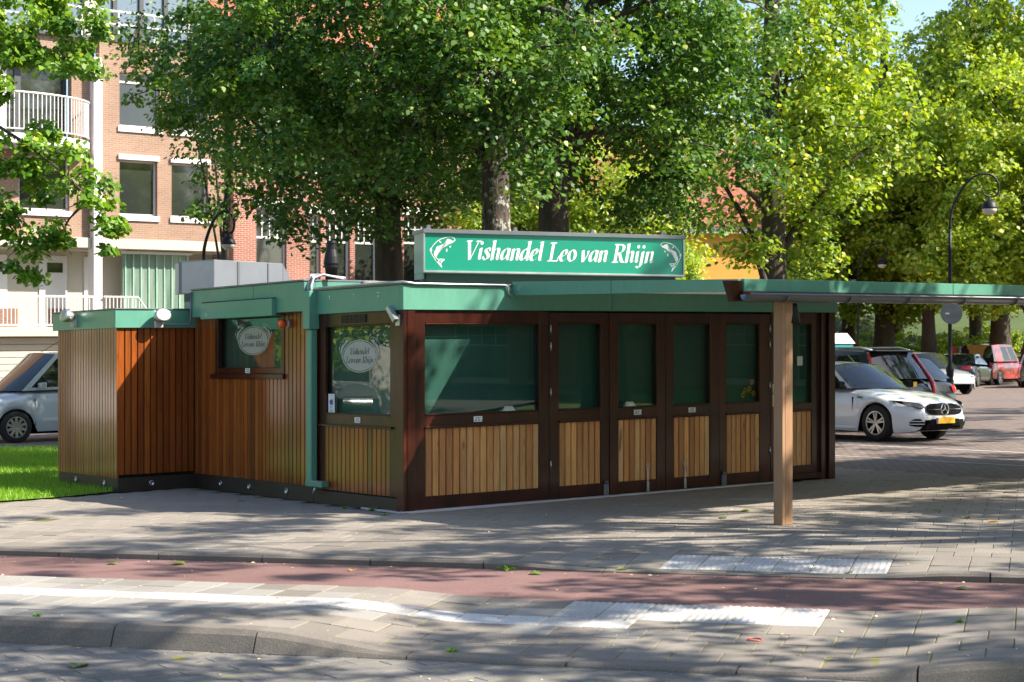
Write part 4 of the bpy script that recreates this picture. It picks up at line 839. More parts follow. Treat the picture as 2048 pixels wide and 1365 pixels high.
def wall_holes(mb, u0, u1, z0, z1, y0, y1, holes, mi=0):
    us = sorted({u0, u1, *[min(max(h[i], u0), u1) for h in holes for i in (0, 1)]}); zs = sorted({z0, z1, *[min(max(h[i], z0), z1) for h in holes for i in (2, 3)]})
    for a, b in zip(us, us[1:]):
        run = None
        for c, d in zip(zs, zs[1:]):
            solid = not any(h[0] - 1e-6 <= a and b <= h[1] + 1e-6 and h[2] - 1e-6 <= c and d <= h[3] + 1e-6 for h in holes)
            if solid: run = (run[0], d) if run else (c, d)
            if (not solid or d == zs[-1]) and run: mb.box(a, b, y0, y1, *run, mi); run = None
def window(par, u0, u1, z0, z1, y, sill=True, mull=None, sashes=None, frame=0.06, fm=None, gm=None, sillm=None, topbox=False):
    fm = fm or m_pinkwhite; fr = MB(); a, b, c, d = u0, u1, z0, z1; f = frame
    fr.box(a, a + f, y, y + .07, c, d); fr.box(b - f, b, y, y + .07, c, d); fr.box(a + f, b - f, y, y + .07, c, c + f); fr.box(a + f, b - f, y, y + .07, d - f, d)
    if mull: fr.box(a + f, b - f, y + .005, y + .06, mull - f / 2, mull + f / 2)
    if sashes:
        nx_, nz_, zb = sashes
        for i in range(1, nx_): x = a + (b - a) * i / nx_; fr.box(x - .018, x + .018, y + .008, y + .05, zb, d - f)
        for i in range(1, nz_): z = zb + (d - zb) * i / nz_; fr.box(a + f, b - f, y + .01, y + .05, z - .018, z + .018)
    w = bb(fr, 'window', fm, par)
    g = MB(); g.box(a + f * .5, b - f * .5, y + .035, y + .045, c + f * .5, d - f * .5); bb(g, 'pane', gm or m_glass, w)
    if sill: s_ = MB(); s_.box(a - .06, b + .06, y - .20, y + .05, c - .17, c - .003); bb(s_, 'sill', sillm or m_pinkwhite, w)
    if topbox: s_ = MB(); s_.box(a - .05, b + .05, y - .22, y + .02, d + .003, d + .16); bb(s_, 'blind_box', m_pinkwhite, w)
    return w
B0 = (-11.4, 52.0)
b1 = thing('apartment_block', 'tan brick apartment block with white column and curved balcony', 'building', (*B0, gz(B0[0])), KANG)
holes = [(-1.03, .33, 8.97, 10.64), (-1.03, .24, 6.2, 7.93), (.73, 2.0, 6.2, 7.93), (.73, 2.0, 8.97, 10.64)]
mb = MB(); wall_holes(mb, -1.69, 2.70, 5.45, 11.57, 0.0, 0.3, holes); bb(mb, 'brick_wall', m_tanbrick, b1)
holesl = [(-4.2, -2.62, 6.25, 7.9), (-5.0, -2.55, 8.36, 10.75), (-8.2, -5.6, 8.36, 10.75), (-8.2, -5.2, 6.25, 7.9)]
mb = MB(); wall_holes(mb, -12.0, -1.96, 5.45, 11.57, 0.10, 0.4, holesl); bb(mb, 'brick_wall', m_tanbrick, b1)
for h in holes: window(b1, *h, 0.14, mull=h[2] + (h[3] - h[2]) * (0.84 if h[2] > 8 else .0) if h[2] > 8 else None, topbox=(h[2] < 8))
window(b1, *holesl[0], 0.22); window(b1, *holesl[3], 0.22)
for h in (holesl[1], holesl[2]):
    w = window(b1, *h, 0.5, sill=False, fm=m_darkframe, frame=.11)
    q = MB(); q.box(h[0] + .8, h[0] + 1.0, .48, .56, h[2], h[3]); bb(q, 'door_stile', m_darkframe, w)
    q = MB(); q.box(h[0], h[0] + .55, .46, .49, h[2], h[3] - .2); bb(q, 'screen_panel', m_white, w)
mb = MB(); mb.box(-1.96, -1.69, -0.22, 0.25, 2.70, 11.0); bb(mb, 'column', m_pinkwhite, b1)
mb = MB(); mb.box(-12.0, -1.97, -.06, .5, 5.14, 5.45); mb.box(-1.68, 2.45, -.06, .5, 5.14, 5.45); bb(mb, 'concrete_band', m_cream, b1, bevel=.01)
mb = MB(); mb.box(-12.0, 2.7, 1.1, 1.3, 2.70, 5.14); bb(mb, 'gallery_wall', m_cream, b1)
mb = MB(); mb.box(-12.0, 2.7, 0.30, 1.1, 5.10, 5.16); bb(mb, 'soffit', m_cream, b1)
for (a, b_, wz_) in ((-5.2, -4.2, True), (-3.2, -2.3, True), (-1.75, -1.35, False)):
    mb = MB(); mb.box(a, b_, 1.05, 1.1, 2.72, 4.95); d_ = bb(mb, 'front_door', m_white, b1, bevel=.01)
    mb = MB(); mb.box(a + .25, b_ - .15, 1.035, 1.05, 4.42, 4.72); bb(mb, 'door_light', m_glass, d_)
mb = MB(); mb.box(-.72, 1.54, .45, .6, 3.0, 5.02); gb = bb(mb, 'glass_screen', m_glassbrick, b1)
for i in range(9): mb = MB(); x = -.66 + i * .265; mb.box(x, x + .035, .41, .46, 3.0, 5.0); bb(mb, 'glass_rib', mat('rib_glass_%d' % i, (0.30, 0.55, 0.42), 0.2) if i == 0 else bpy.data.materials['rib_glass_0'], gb)
mb = MB(); mb.box(-.76, 1.58, .25, .5, 5.02, 5.10); bb(mb, 'glass_screen_head', m_white, gb)
mb = MB(); mb.box(-12.0, 2.7, -.35, 1.1, 2.42, 2.70); bb(mb, 'gallery_slab', m_cream, b1, bevel=.01)
mb = MB(); mb.box(-12.0, 2.7, 0.1, .3, -0.3, 2.42); bb(mb, 'base_wall', m_cream, b1)
for i in range(12): mb = MB(); mb.box(-12.0, -2.2, .04, .1, .20 * i, .20 * i + .185); bb(mb, 'garage_slat', m_cream, b1, bevel=.012)
for (a, b_) in ((-5.2, -3.9), (-2.9, -2.2)): mb = MB(); mb.box(a, b_, 1.0, 1.05, 2.71, 3.3); bb(mb, 'brick_panel', m_darkbrick, b1)
rail = MB(); rail.box(-12, -2.0, -.32, -.26, 3.60, 3.66); rail.box(-12, -2.0, -.31, -.27, 2.74, 2.79); rl = bb(rail, 'gallery_railing', m_white, b1)
balm = MB(); balm.box(-.011, .011, -.305, -.275, 0, .86); balm = balm.mesh('baluster', m_white)
for i in range(82): x = -11.9 + i * .122; link('baluster', balm, rl, (x, 0, 2.77 + kz(x, 0)))
mb = MB(); mb.tube([(-1.68, -.3, 3.63), (-.55, -.3, 3.63), (-.1, -.3, 3.05)], .03, 6); mb.tube([(-1.68, -.3, 2.78), (-.1, -.3, 2.78)], .025, 6); r2 = bb(mb, 'stair_railing', m_white, b1)
for i in range(10): link('baluster', balm, r2, (-1.6 + i * .122, 0, 2.77 + kz(-1.6, 0)))
# curved balcony
cx_, ry_ = -4.6, 1.5; arc = [(cx_ + 2.55 * math.cos(t), .1 - ry_ * math.sin(t)) for t in [math.pi * i / 36 for i in range(37)]]
mb = MB(); mb.prism([(a, b_) for a, b_ in arc], lambda p, q, z: (p, q, z), 8.05, 8.34); bal = bb(mb, 'balcony', m_pinkwhite, b1)
mb = MB(); mb.tube([(a, b_ + .03, 9.54) for a, b_ in arc], .035, 6); bb(mb, 'handrail', m_white, bal); mb = MB(); mb.tube([(a, b_ + .03, 8.46) for a, b_ in arc], .025, 6); bb(mb, 'bottom_rail', m_white, bal)
bm2 = MB(); bm2.box(-.011, .011, -.011, .011, 0, 1.06); bm2 = bm2.mesh('baluster', m_white)
for i in range(1, 56): t = math.pi * i / 56; x, y = cx_ + 2.53 * math.cos(t), .12 - ry_ * .99 * math.sin(t); link('baluster', bm2, bal, (x, y, 8.47 + kz(x, y)))
# penthouse
mb = MB(); mb.box(-12, 2.7, -.05, .5, 11.57, 11.66); bb(mb, 'roof_coping', m_darkframe, b1)
mb = MB(); mb.box(-8, 2.7, 1.2, 1.25, 11.6, 14.4); ph = bb(mb, 'penthouse_glazing', m_skyglass, b1)
for x in (-1.5, -.75, .15, 1.0, 1.9): mb = MB(); mb.box(x, x + .14, 1.12, 1.2, 11.6, 14.4); bb(mb, 'mullion', m_darkframe, ph)
mb = MB(); mb.box(-1.75, -1.3, 1.0, 1.2, 11.6, 14.2); bb(mb, 'pale_panel', m_cream, ph)
mb = MB(); mb.tube([(-8, .15, 12.55), (2.7, .15, 12.55)], .04, 6); pr = bb(mb, 'roof_railing', m_white, b1)
mb = MB(); mb.tube([(-8, .15, 12.15), (2.7, .15, 12.15)], .03, 6); bb(mb, 'middle_rail', m_white, pr)
for i in range(9): mb = MB(); mb.tube([(-7 + i * 1.2, .15, 11.6), (-7 + i * 1.2, .15, 12.55)], .03, 6); bb(mb, 'rail_post', m_white, pr)

b2 = thing('red_brick_house', 'red brick house with white sash windows behind the kiosk roof', 'building', (*B0, gz(B0[0])), KANG)
hs = [(3.62, 4.75, 4.0, 6.62), (5.62, 6.05, 4.0, 6.5), (6.25, 7.2, 4.0, 6.5), (7.4, 8.3, 4.0, 6.5), (3.62, 4.75, 8.0, 10.4), (5.7, 8.1, 8.0, 10.4), (9.4, 10.5, 4.0, 6.6), (9.4, 10.5, 8.0, 10.4), (3.62, 4.75, .6, 2.8), (5.7, 8.1, .6, 2.8)]
mb = MB(); wall_holes(mb, 2.79, 13.5, -.3, 12.2, -.25, .1, hs); bb(mb, 'brick_wall', m_redbrick, b2)
mb = MB(); mb.box(2.79, 2.86, .1, 6.0, -.3, 12.2); bb(mb, 'side_wall', m_redbrick, b2)
for h in hs:
    hh = h[3] - h[2]; w = window(b2, *h, -.12, mull=h[2] + hh * .63, sashes=(4 if h[1] - h[0] > .9 else 2, 2, h[2] + hh * .63) if h[2] < 8 else None, fm=m_white, frame=.07)
    if h[2] in (4.0, 8.0):
        q = MB(); q.box(h[0] - .1, h[1] + .1, -.32, -.2, h[3] + .003, h[3] + .26); bb(q, 'lintel', m_white, w)
        q = MB(); q.box(h[1] - .32, h[1] - .1, -.04, -.02, h[2] + .1, h[2] + hh * .62); bb(q, 'curtain', m_curtain, w)
mb = MB(); mb.add([(2.6, -.7, 12.2), (13.7, -.7, 12.2), (13.7, 4, 15.5), (2.6, 4, 15.5), (13.7, 8, 12.2), (2.6, 8, 12.2)], [(0, 1, 2, 3), (3, 2, 4, 5), (0, 3, 5), (1, 4, 2)]); bb(mb, 'roof', m_rooftile, b2)

b3p = (2.0, 62.0); b3 = thing('ochre_house', 'ochre rendered house with red tiled roof seen through the trees', 'building', (*b3p, gz(2)), R_(10))
hs3 = [(1.2, 2.4, 3.6, 5.4), (4.0, 5.2, 3.6, 5.4), (8.6, 9.8, 3.6, 5.4), (1.2, 2.4, .8, 2.6), (4.0, 5.2, .8, 2.6)]
mb = MB(); wall_holes(mb, -3, 8.5, -.3, 6.2, 0, .3, hs3[:2] + hs3[3:]); mb.box(-3, -2.7, .3, 8, -.3, 6.2); mb.box(8.2, 8.5, .3, 8, -.3, 6.2); bb(mb, 'wall', m_orangewall, b3)
for h in hs3[:2] + hs3[3:]: window(b3, *h, .1, mull=h[2] + 1.2, fm=m_white)
mb = MB(); mb.box(-3.3, 8.8, -.4, 0, 6.2, 6.45); bb(mb, 'gutter_board', m_white, b3)
mb = MB(); mb.add([(-3.3, -.5, 6.45), (8.8, -.5, 6.45), (8.8, 4, 10.5), (-3.3, 4, 10.5), (8.8, 8.5, 6.45), (-3.3, 8.5, 6.45)], [(0, 1, 2, 3), (3, 2, 4, 5), (0, 3, 5), (1, 4, 2)]); rf = bb(mb, 'roof', m_rooftile, b3)
for x in (-1.8, 3.2):
    mb = MB(); mb.box(x, x + 1.5, .2, 2.4, 6.9, 8.3); dm = bb(mb, 'dormer', m_white, rf); mb = MB(); mb.box(x + .2, x + 1.3, .17, .2, 7.1, 8.1); bb(mb, 'dormer_pane', m_glass, dm)
# ------------------------------------------------------------------ trees
def leaf_mesh(name, g, cen, rc, per, size, m, hexa=True, droop=0.35, flat=0.62, tone_mu=0.35, tip_frac=0.03, sprays=None):
    """cen: clump centres (n,3); per leaves each; returns a mesh of leaf-sized faces"""
    n = len(cen); N = n * per
    ci = np.repeat(np.arange(n), per); r = rc[ci]
    d = g.normal(0, 1, (N, 3)); d /= np.linalg.norm(d, axis=1)[:, None]; rad = g.uniform(0, 1, N) ** 0.45
    off = d * (rad * r)[:, None]; off[:, 2] *= flat
    hd = np.hypot(off[:, 0], off[:, 1]); off[:, 2] -= droop * hd ** 2 / np.maximum(r, .1)
    # leaves strung along a few twigs inside each clump
    pos = cen[ci] + off
    out = np.column_stack([off[:, 0], off[:, 1], np.zeros(N)]); out /= (np.linalg.norm(out, axis=1)[:, None] + 1e-6)
    nor = np.array([0, 0, 1.0]) + out * 0.55 + g.normal(0, 0.55, (N, 3)); nor /= np.linalg.norm(nor, axis=1)[:, None]
    tip = out * 0.8 + np.array([0, 0, -0.75]) + g.normal(0, 0.5, (N, 3)); tip -= nor * (tip * nor).sum(1)[:, None]; tip /= (np.linalg.norm(tip, axis=1)[:, None] + 1e-6)
    side = np.cross(nor, tip); L = size * g.uniform(0.65, 1.25, N)[:, None]; curl = nor * (-0.12) * L
    if hexa: prof = [(0, 0, 0), (.22, .42, 0), (.62, .34, .5), (1.0, 0, 1.6), (.62, -.34, .5), (.22, -.42, 0)]
    else: prof = [(0, 0, 0), (.42, .42, 0), (1.0, 0, 1.3), (.42, -.42, 0)]
    k = len(prof); v = np.empty((N, k, 3))
    for j, (a, b, c) in enumerate(prof): v[:, j] = pos + tip * L * (a - .4) + side * L * b + curl * c
    ct = g.normal(tone_mu, 0.16, n)[ci] + g.normal(0, 0.13, N)
    t = np.clip(ct, 0, 0.78); t[g.uniform(0, 1, N) < tip_frac] = 1.0
    return fast_mesh(name, v.reshape(-1, 3), np.arange(N * k).reshape(-1, k), m, np.repeat(t, k))
def clumps(g, lobes, dens, rc0, thr=-0.55, ph=0.0):
    C = []; Rr = []
    for (x, y, z, rx, ry, rz) in lobes:
        n = max(5, int(4.19 * rx * ry * rz * dens))
        d = g.normal(0, 1, (n, 3)); d /= np.linalg.norm(d, axis=1)[:, None]; q = d * (g.uniform(0.12, 1, n) ** 0.42)[:, None]
        p = q * np.array([rx, ry, rz]) + np.array([x, y, z])
        f = np.sin(p[:, 0] * 1.9 + ph) + np.sin(p[:, 1] * 1.7 + 2 * ph) + np.sin(p[:, 2] * 2.6 + p[:, 0] + ph)
        p = p[f > thr * 2]; C.append(p); Rr.append(rc0 * g.uniform(0.6, 1.3, len(p)))
    return np.concatenate(C), np.concatenate(Rr)
def wood_mesh(name, g, base, r0, top, C, nl, ntw, m, fork=0.55, lean=(0, 0)):
    mb = MB(); base = Vector(base); top = Vector(top); pts = []; rs = []
    for i in range(9):
        t = i / 8; p = base.lerp(top, t) + Vector((0.10 * math.sin(t * 5 + r0 * 40), 0.08 * math.cos(t * 4), 0)) * (t > 0)
        pts.append(p); rs.append(r0 * ((1.0 - 0.66 * t) + (0.5 * (1 - t * 6) if t < .16 else 0)))
    mb.tube(pts, rs, 14)
    idx = g.choice(len(C), min(nl, len(C)), replace=False); limbs = []
    for i in idx:
        e = Vector(C[i]); t = min(.95, max(fork * .6, fork + (1 - fork) * g.uniform(-.35, .8))); s0 = base.lerp(top, t)
        if e.z < s0.z: s0 = base.lerp(top, max(fork * .88, t * .85))
        mid = s0.lerp(e, .5) + Vector((0, 0, 0.22 * (e - s0).length)); L = []
        for q in range(8):
            u = q / 7; L.append(s0 * (1 - u) ** 2 + mid * 2 * u * (1 - u) + e * u * u)
        rr = min(.11, r0 * g.uniform(.18, .34)); mb.tube(L, [rr * (1 - .85 * q / 7) for q in range(8)], 7); limbs += L[2:]
    LA = np.array([p[:] for p in limbs])
    for i in g.choice(len(C), min(ntw, len(C)), replace=False):
        e = Vector(C[i]); j = int(np.argmin(((LA - C[i]) ** 2).sum(1))); s0 = Vector(LA[j]); mid = s0.lerp(e, .5) + Vector((0, 0, .12 * (e - s0).length))
        mb.tube([s0, s0.lerp(mid, .6).lerp(e, .15), mid.lerp(e, .3), e, e + Vector((g.normal(0, .15), g.normal(0, .15), -.25))], [.030, .022, .016, .010, .004], 5, caps=False)
    return mb.mesh(name, m, smooth=True, recalc=False)
def tree(name, label, base, r0, H, lobes, seed, dens=1.9, rc=0.55, per=70, size=0.11, leaf=None, barkm=None, hexa=True, nl=14, ntw=60, group=None, tip_frac=0.03, tone=0.35, upper=None, thr=-.55, fork=.5, droop=.35):
    g = np.random.default_rng(seed); bz_ = gz(base[0]) - .05
    root = thing(name, label, 'tree', (base[0], base[1], bz_), 0, group)
    O = np.array([base[0], base[1], bz_]); L = [(a - O[0], b - O[1], c - O[2], d, e, f) for a, b, c, d, e, f in lobes]
    C, Rr = clumps(g, L, dens, rc, thr, seed * .7)
    me = leaf_mesh('crown', g, C, Rr, per, size, leaf or m_leaf_lime, hexa, droop, tone_mu=tone, tip_frac=tip_frac); link('crown', me, root)
    if upper:
        U_ = [(a - O[0], b - O[1], c - O[2], d, e, f) for a, b, c, d, e, f in upper]
        C2, R2 = clumps(g, U_, dens * .24, rc * 1.35, thr, seed); me = leaf_mesh('upper_crown', g, C2, R2, int(per * .7), size * 1.5, leaf or m_leaf_lime, False, droop, tone_mu=tone, tip_frac=tip_frac); link('upper_crown', me, root); C = np.concatenate([C, C2])
    link('trunk', wood_mesh('trunk', g, (0, 0, 0), r0, (0.15, 0.1, H * .8), C, nl, ntw, barkm or m_bark, fork), root)
    return root
def at(px, py, d, r, ry=None, rz=None): p = P(px, py, d); return (p.x, p.y, p.z, r, ry if ry else r, rz if rz else r * .75)
def gx(px, d): return ((px - 1024) / F * d, d)
x1 = gx(975, 27)
tree('lime_tree', 'big lime tree with lichen spotted trunk right behind the sign', x1, 0.32, 13,
     [at(610, 160, 26.5, 2.3, 2.3, 1.7), at(720, 300, 26, 1.7, 1.7, 1.0), at(820, 110, 26, 2.6, 2.6, 1.9), at(980, 80, 25.6, 2.3, 2.0, 1.25), at(1110, 230, 25.3, .95, .9, 1.0), at(830, 350, 25.8, .8, .8, .5), at(590, 340, 27, 1.1, 1.1, .8), at(430, 110, 27, 1.4, 1.4, 1.3), at(640, 430, 27.5, .75, .75, .45), at(1062, 345, 25.2, .35, .35, .5), at(760, 30, 26, 2.5, 2.5, 1.5)],
     21, dens=2.4, rc=.50, per=115, size=.088, barkm=m_lichen, tip_frac=.06, tone=.30, upper=[(x1[0], 27, 10.0, 3.6, 3.6, 2.4)], fork=.60, nl=16, ntw=90, droop=.55)
x2 = gx(1110, 30)
tree('lime_tree', 'dark trunked lime tree behind the middle of the sign', x2, 0.37, 14,
     [at(1240, 130, 30, 2.8, 2.8, 2.0), at(1340, 330, 30, 1.9, 1.9, 1.05), at(1190, 320, 31, 1.5, 1.5, 1.1), at(1090, 60, 31, 2.6, 2.6, 2.0), at(1420, 190, 30, 2.0, 2.0, 1.6), at(1290, 420, 31, 1.2, 1.2, .45), at(1020, 330, 32, 1.4, 1.4, .8), at(1380, 60, 30, 2.2, 2.2, 1.6)],
     22, dens=2.0, rc=.55, per=105, size=.095, barkm=m_bark, tone=.33, upper=[(x2[0], 30, 11.5, 4.8, 4.8, 3.0)], fork=.52, nl=14, ntw=70, droop=.5)
x3 = gx(775, 33)
tree('lime_tree', 'shaded lime tree with dark trunk left of the sign', x3, 0.36, 14,
     [at(740, 230, 33, 2.8, 2.8, 2.0), at(640, 330, 33, 1.6, 1.6, 1.1), at(880, 260, 34, 2.5, 2.5, 1.8), at(720, 400, 32, 1.7, 1.2, .7), at(830, 390, 32.5, 1.4, 1.2, .7), at(850, 410, 34, 1.3, 1.3, .65), at(930, 400, 35, 1.3, 1.3, .6), at(560, 200, 34, 1.9, 1.9, 1.6), at(590, 430, 33, .6, .6, .5)],
     23, dens=1.6, rc=.58, per=95, size=.105, tone=.30, upper=[(x3[0], 33, 11.5, 3.8, 3.8, 2.4)], fork=.5, nl=9, droop=.5)
x4 = gx(440, 38)
tree('street_tree', 'slender tree with drooping leafy twigs before the brick houses', x4, 0.12, 13,
     [at(390, 130, 38, 1.7, 1.5, 1.5), at(330, 60, 38, 1.0, 1.0, .8), at(450, 230, 38, 1.3, 1.3, 1.1), at(335, 225, 38, .55, .55, .35), at(405, 330, 38, .65, .65, .7), at(415, 420, 37.8, .38, .38, .45), at(480, 330, 38, .7, .7, .5), at(500, 90, 38, 1.6, 1.4, 1.6)],
     24, dens=2.6, rc=.50, per=75, size=.105, tone=.45, tip_frac=.10, upper=[(x4[0] + 1.2, 38, 12.2, 2.6, 2.2, 2.0)], fork=.45, nl=10, ntw=50, droop=.5)
tl = (-9.6, 24.5)
tree('maple_tree', 'leafy branches of a tree reaching in from the left edge', tl, 0.22, 10,
     [at(60, 60, 24, 1.1, .9, .62), at(160, 105, 23.8, .50, .4, .50), at(-60, 60, 24, .9, .8, .8), at(30, 300, 24, .75, .6, .42), at(120, 345, 23.8, .70, .5, .42), at(195, 400, 23.7, .42, .3, .30), at(220, 465, 23.7, .20, .15, .34), at(50, 420, 24, .62, .4, .48), at(50, 515, 24, .34, .25, .42), at(-60, 400, 24.2, .7, .6, .8), at(150, 15, 24, .62, .4, .36), at(100, 455, 24, .3, .2, .34), at(20, 150, 24, .7, .5, .3)],
     25, dens=15, rc=.25, per=80, size=.09, leaf=m_leaf_maple, tone=.45, tip_frac=.04, upper=[(tl[0] - 1.5, 25, 7.5, 2.6, 2.6, 2.4), (tl[0] - 1, 25, 4.5, 1.2, 1.2, 1.4)], fork=.42, nl=16, ntw=40, thr=-3)
x5 = gx(1540, 36)
tree('lime_tree', 'sunlit lime tree rising behind the right end of the kiosk', x5, 0.34, 14,
     [at(1500, 320, 36, 2.6, 2.6, 1.6), at(1640, 240, 36, 2.3, 2.3, 1.7), at(1560, 100, 37, 3.0, 3.0, 2.2), at(1660, 110, 38, 1.7, 1.7, 1.8), at(1540, 500, 35, .9, .8, .42), at(1470, 440, 36, 1.4, 1.4, .75), at(1585, 440, 36, 1.2, 1.2, .8), at(1730, 300, 37, 1.4, 1.4, 1.0), at(1620, 510, 36.5, .7, .7, .4)],
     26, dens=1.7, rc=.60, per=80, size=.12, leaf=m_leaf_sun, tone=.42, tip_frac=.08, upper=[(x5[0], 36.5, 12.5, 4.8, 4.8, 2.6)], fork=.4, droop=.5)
x7 = gx(2000, 80)
tree('lime_tree', 'tall lime tree behind the red van at the right edge', x7, 0.46, 26,
     [at(1960, 170, 80, 5.4, 5.4, 4.2), at(2040, 330, 80, 4.4, 4.4, 3.2), at(1890, 330, 80, 3.7, 3.7, 3.0), at(1975, 470, 80, 3.2, 3.2, 1.5), at(1925, 130, 82, 3.0, 3.0, 3.4), at(2080, 100, 80, 5, 5, 5), at(2060, 560, 80, 2.4, 2.4, 1.2), at(1920, 560, 80, 2.2, 2.0, 1.0)],
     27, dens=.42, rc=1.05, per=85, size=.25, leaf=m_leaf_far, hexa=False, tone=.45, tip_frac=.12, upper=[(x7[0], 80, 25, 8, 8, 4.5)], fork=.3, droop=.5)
x6 = gx(1765, 82)
t6 = tree('lime_tree', 'lime tree with reddish trunk behind the black estate car', x6, 0.50, 22,
     [at(1790, 500, 82, 3.6, 3.6, 2.0), at(1700, 400, 82, 4.2, 4.2, 3.0), at(1840, 390, 84, 4.2, 4.2, 3.0), at(1770, 600, 82, 2.4, 2.4, 1.0), at(1680, 560, 82, 2.6, 2.6, 1.5), at(1800, 250, 86, 4.6, 4.6, 3.4), at(1660, 260, 88, 4.2, 4.2, 3.4), at(1860, 600, 82, 2.2, 2.2, 1.0)],
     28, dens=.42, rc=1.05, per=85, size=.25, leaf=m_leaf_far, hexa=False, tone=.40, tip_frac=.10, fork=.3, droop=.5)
# park trees further back: copies of one full crowned tree
FB0 = (60, 110); Lb = [(60, 110, 7.5, 4.2, 4.2, 3.2), (57.5, 110, 5.2, 2.6, 2.6, 1.8), (62.6, 109, 5.0, 2.6, 2.6, 1.8), (60, 107.5, 4.4, 2.6, 2.4, 1.5), (61, 110, 10.5, 3.0, 3.0, 2.2), (58, 111, 9.0, 2.5, 2.5, 2)]
park = tree('park_tree', 'rounded park tree far off behind the parked cars', FB0, .28, 12, Lb, 29, dens=1.0, rc=.85, per=80, size=.20, leaf=m_leaf_far, hexa=False, tone=.45, tip_frac=.10, fork=.3, group='trees far back in the park', nl=10, ntw=20)
PARK_L = ['park tree glimpsed left of the lichen spotted trunk', 'park tree in the gap between the two trunks behind the sign', 'park tree showing above the right half of the sign', 'park tree far behind the sign end', 'park tree right of the ochre house', 'tall park tree above the teal cabin', 'park tree left of the tall street lamp', 'tall park tree between the tall lamp and the red van', 'park tree at the right edge behind the grey car', 'largest park tree above the black estate car', 'large park tree behind the farthest street lamp', 'park tree just past the right edge', 'park tree behind the flue pipe', 'leafy park tree before the red tiled roof, over the sign', 'smaller park tree left of the red tiled roof']
spots = [(900, 66, 1.0, 0), (1010, 80, 1.1, 1), (1190, 78, .95, 2), (1300, 84, 1.1, 3), (1590, 80, 1.0, 5), (1700, 84, 1.25, 0.7), (1860, 78, 1.15, 1.8), (1950, 92, 1.3, 2.9), (2060, 74, 1.15, 3.7), (1790, 98, 1.4, 4.4), (1640, 102, 1.4, 5.2), (2150, 86, 1.3, .3), (820, 84, 1.1, 1.2), (1215, 56, .80, 2.4), (1040, 56, .75, 4.1)]
for i, (px, d, sc, rz) in enumerate(spots):
    o = park if i == 0 else copy_tree(park)
    o['label'] = PARK_L[i]
    x, y = gx(px, d); o.location = (x, y, gz(min(x, 25)) + (1.2 if (d > 70 and px > 1500) else 0) - .3); o.rotation_euler = (0, 0, rz); o.scale = (sc, sc, sc)
# street trees beyond the right edge, whose crowns shade the pavement
SB = (0, 0); Ls = [(0, 0, 7.6, 3.6, 3.6, 2.0), (2.2, 1.5, 7.0, 2.0, 2.0, 1.3), (-2.3, 1.0, 7.2, 2.2, 2.0, 1.4), (0.4, -2.4, 7.0, 2.2, 2.0, 1.2), (0, 0.5, 10, 2.8, 2.8, 1.8), (-1.5, -1.5, 9.2, 2, 2, 1.4)]
st = tree('roadside_tree', 'roadside tree with open crown standing beyond the right edge', (0, 0), .22, 10, Ls, 31, dens=1.15, rc=.38, per=62, size=.13, leaf=m_leaf_lime, hexa=False, tone=.4, group='roadside trees beyond the frame', thr=.1, nl=12, ntw=30)
for i, (x, y, sc, rz) in enumerate([(6.8, 6.2, 1.05, 0.4), (10.2, 13.6, 1.1, 2.1), (13.5, 21.5, 1.2, 4.0), (17.5, 30, 1.3, 5.2), (9.0, -1.5, 1.1, 1.1), (22, 40, 1.4, .2), (17, 9, 1.2, 3.1), (15.2, 16.2, 1.1, 1.7)]):
    o = st if i == 0 else copy_tree(st)
    o['label'] = 'roadside tree past the right edge, ' + ('nearest the near kerb', 'beside the kiosk pavement', 'at the car park corner', 'along the car park bays', 'across the road behind the viewer', 'at the far car park end', 'on the far pavement of the side road', 'midway along the kiosk pavement')[i]
    o.location = (x, y, gz(x)); o.rotation_euler = (0, 0, rz); o.scale = (sc, sc, sc)
# low shrubs along the park edge
gsh = np.random.default_rng(5)
def shrub(label, px, d, w, h, seed):
    g = np.random.default_rng(seed); x, y = gx(px, d); r = thing('shrub', label, 'shrub', (x, y, gz(min(x, 25)) + .1), 0, 'shrubs at the park edge')
    C, Rr = clumps(g, [(0, 0, h * .5, w, w * .7, h * .55)], 3.0, .38, -.9, seed); link('foliage', leaf_mesh('foliage', g, C, Rr, 55, .15, m_leaf_far, False, .2, tone_mu=.5, tip_frac=.15), r)
    mb = MB()
    for k in range(5): a = k * 1.26; mb.tube([(0.1 * math.cos(a), .1 * math.sin(a), -.2), (w * .3 * math.cos(a), w * .3 * math.sin(a), h * .4), (w * .5 * math.cos(a), w * .5 * math.sin(a), h * .7)], [.03, .02, .01], 5)
    mb.build('stems', m_bark, r); return r
for i, (px, d, w, h) in enumerate([(1690, 86, 2.2, 2.2), (1740, 90, 2.4, 2.4), (1820, 88, 2.4, 2.6), (1880, 92, 2.8, 2.2), (1940, 90, 2.8, 2.4), (2040, 94, 3.0, 2.6), (1990, 96, 2.8, 3.0), (2090, 90, 2.8, 2.4), (1640, 92, 2.6, 2.6)]): shrub('leafy shrub on the park bank ' + ('behind the teal cabin', 'left of the reddish trunk', 'right of the reddish trunk', 'behind the pale car', 'behind the dark saloon', 'behind the grey car', 'behind the red van', 'past the right edge', 'hidden behind the kiosk end')[i], px, d, w, h, 40 + i)

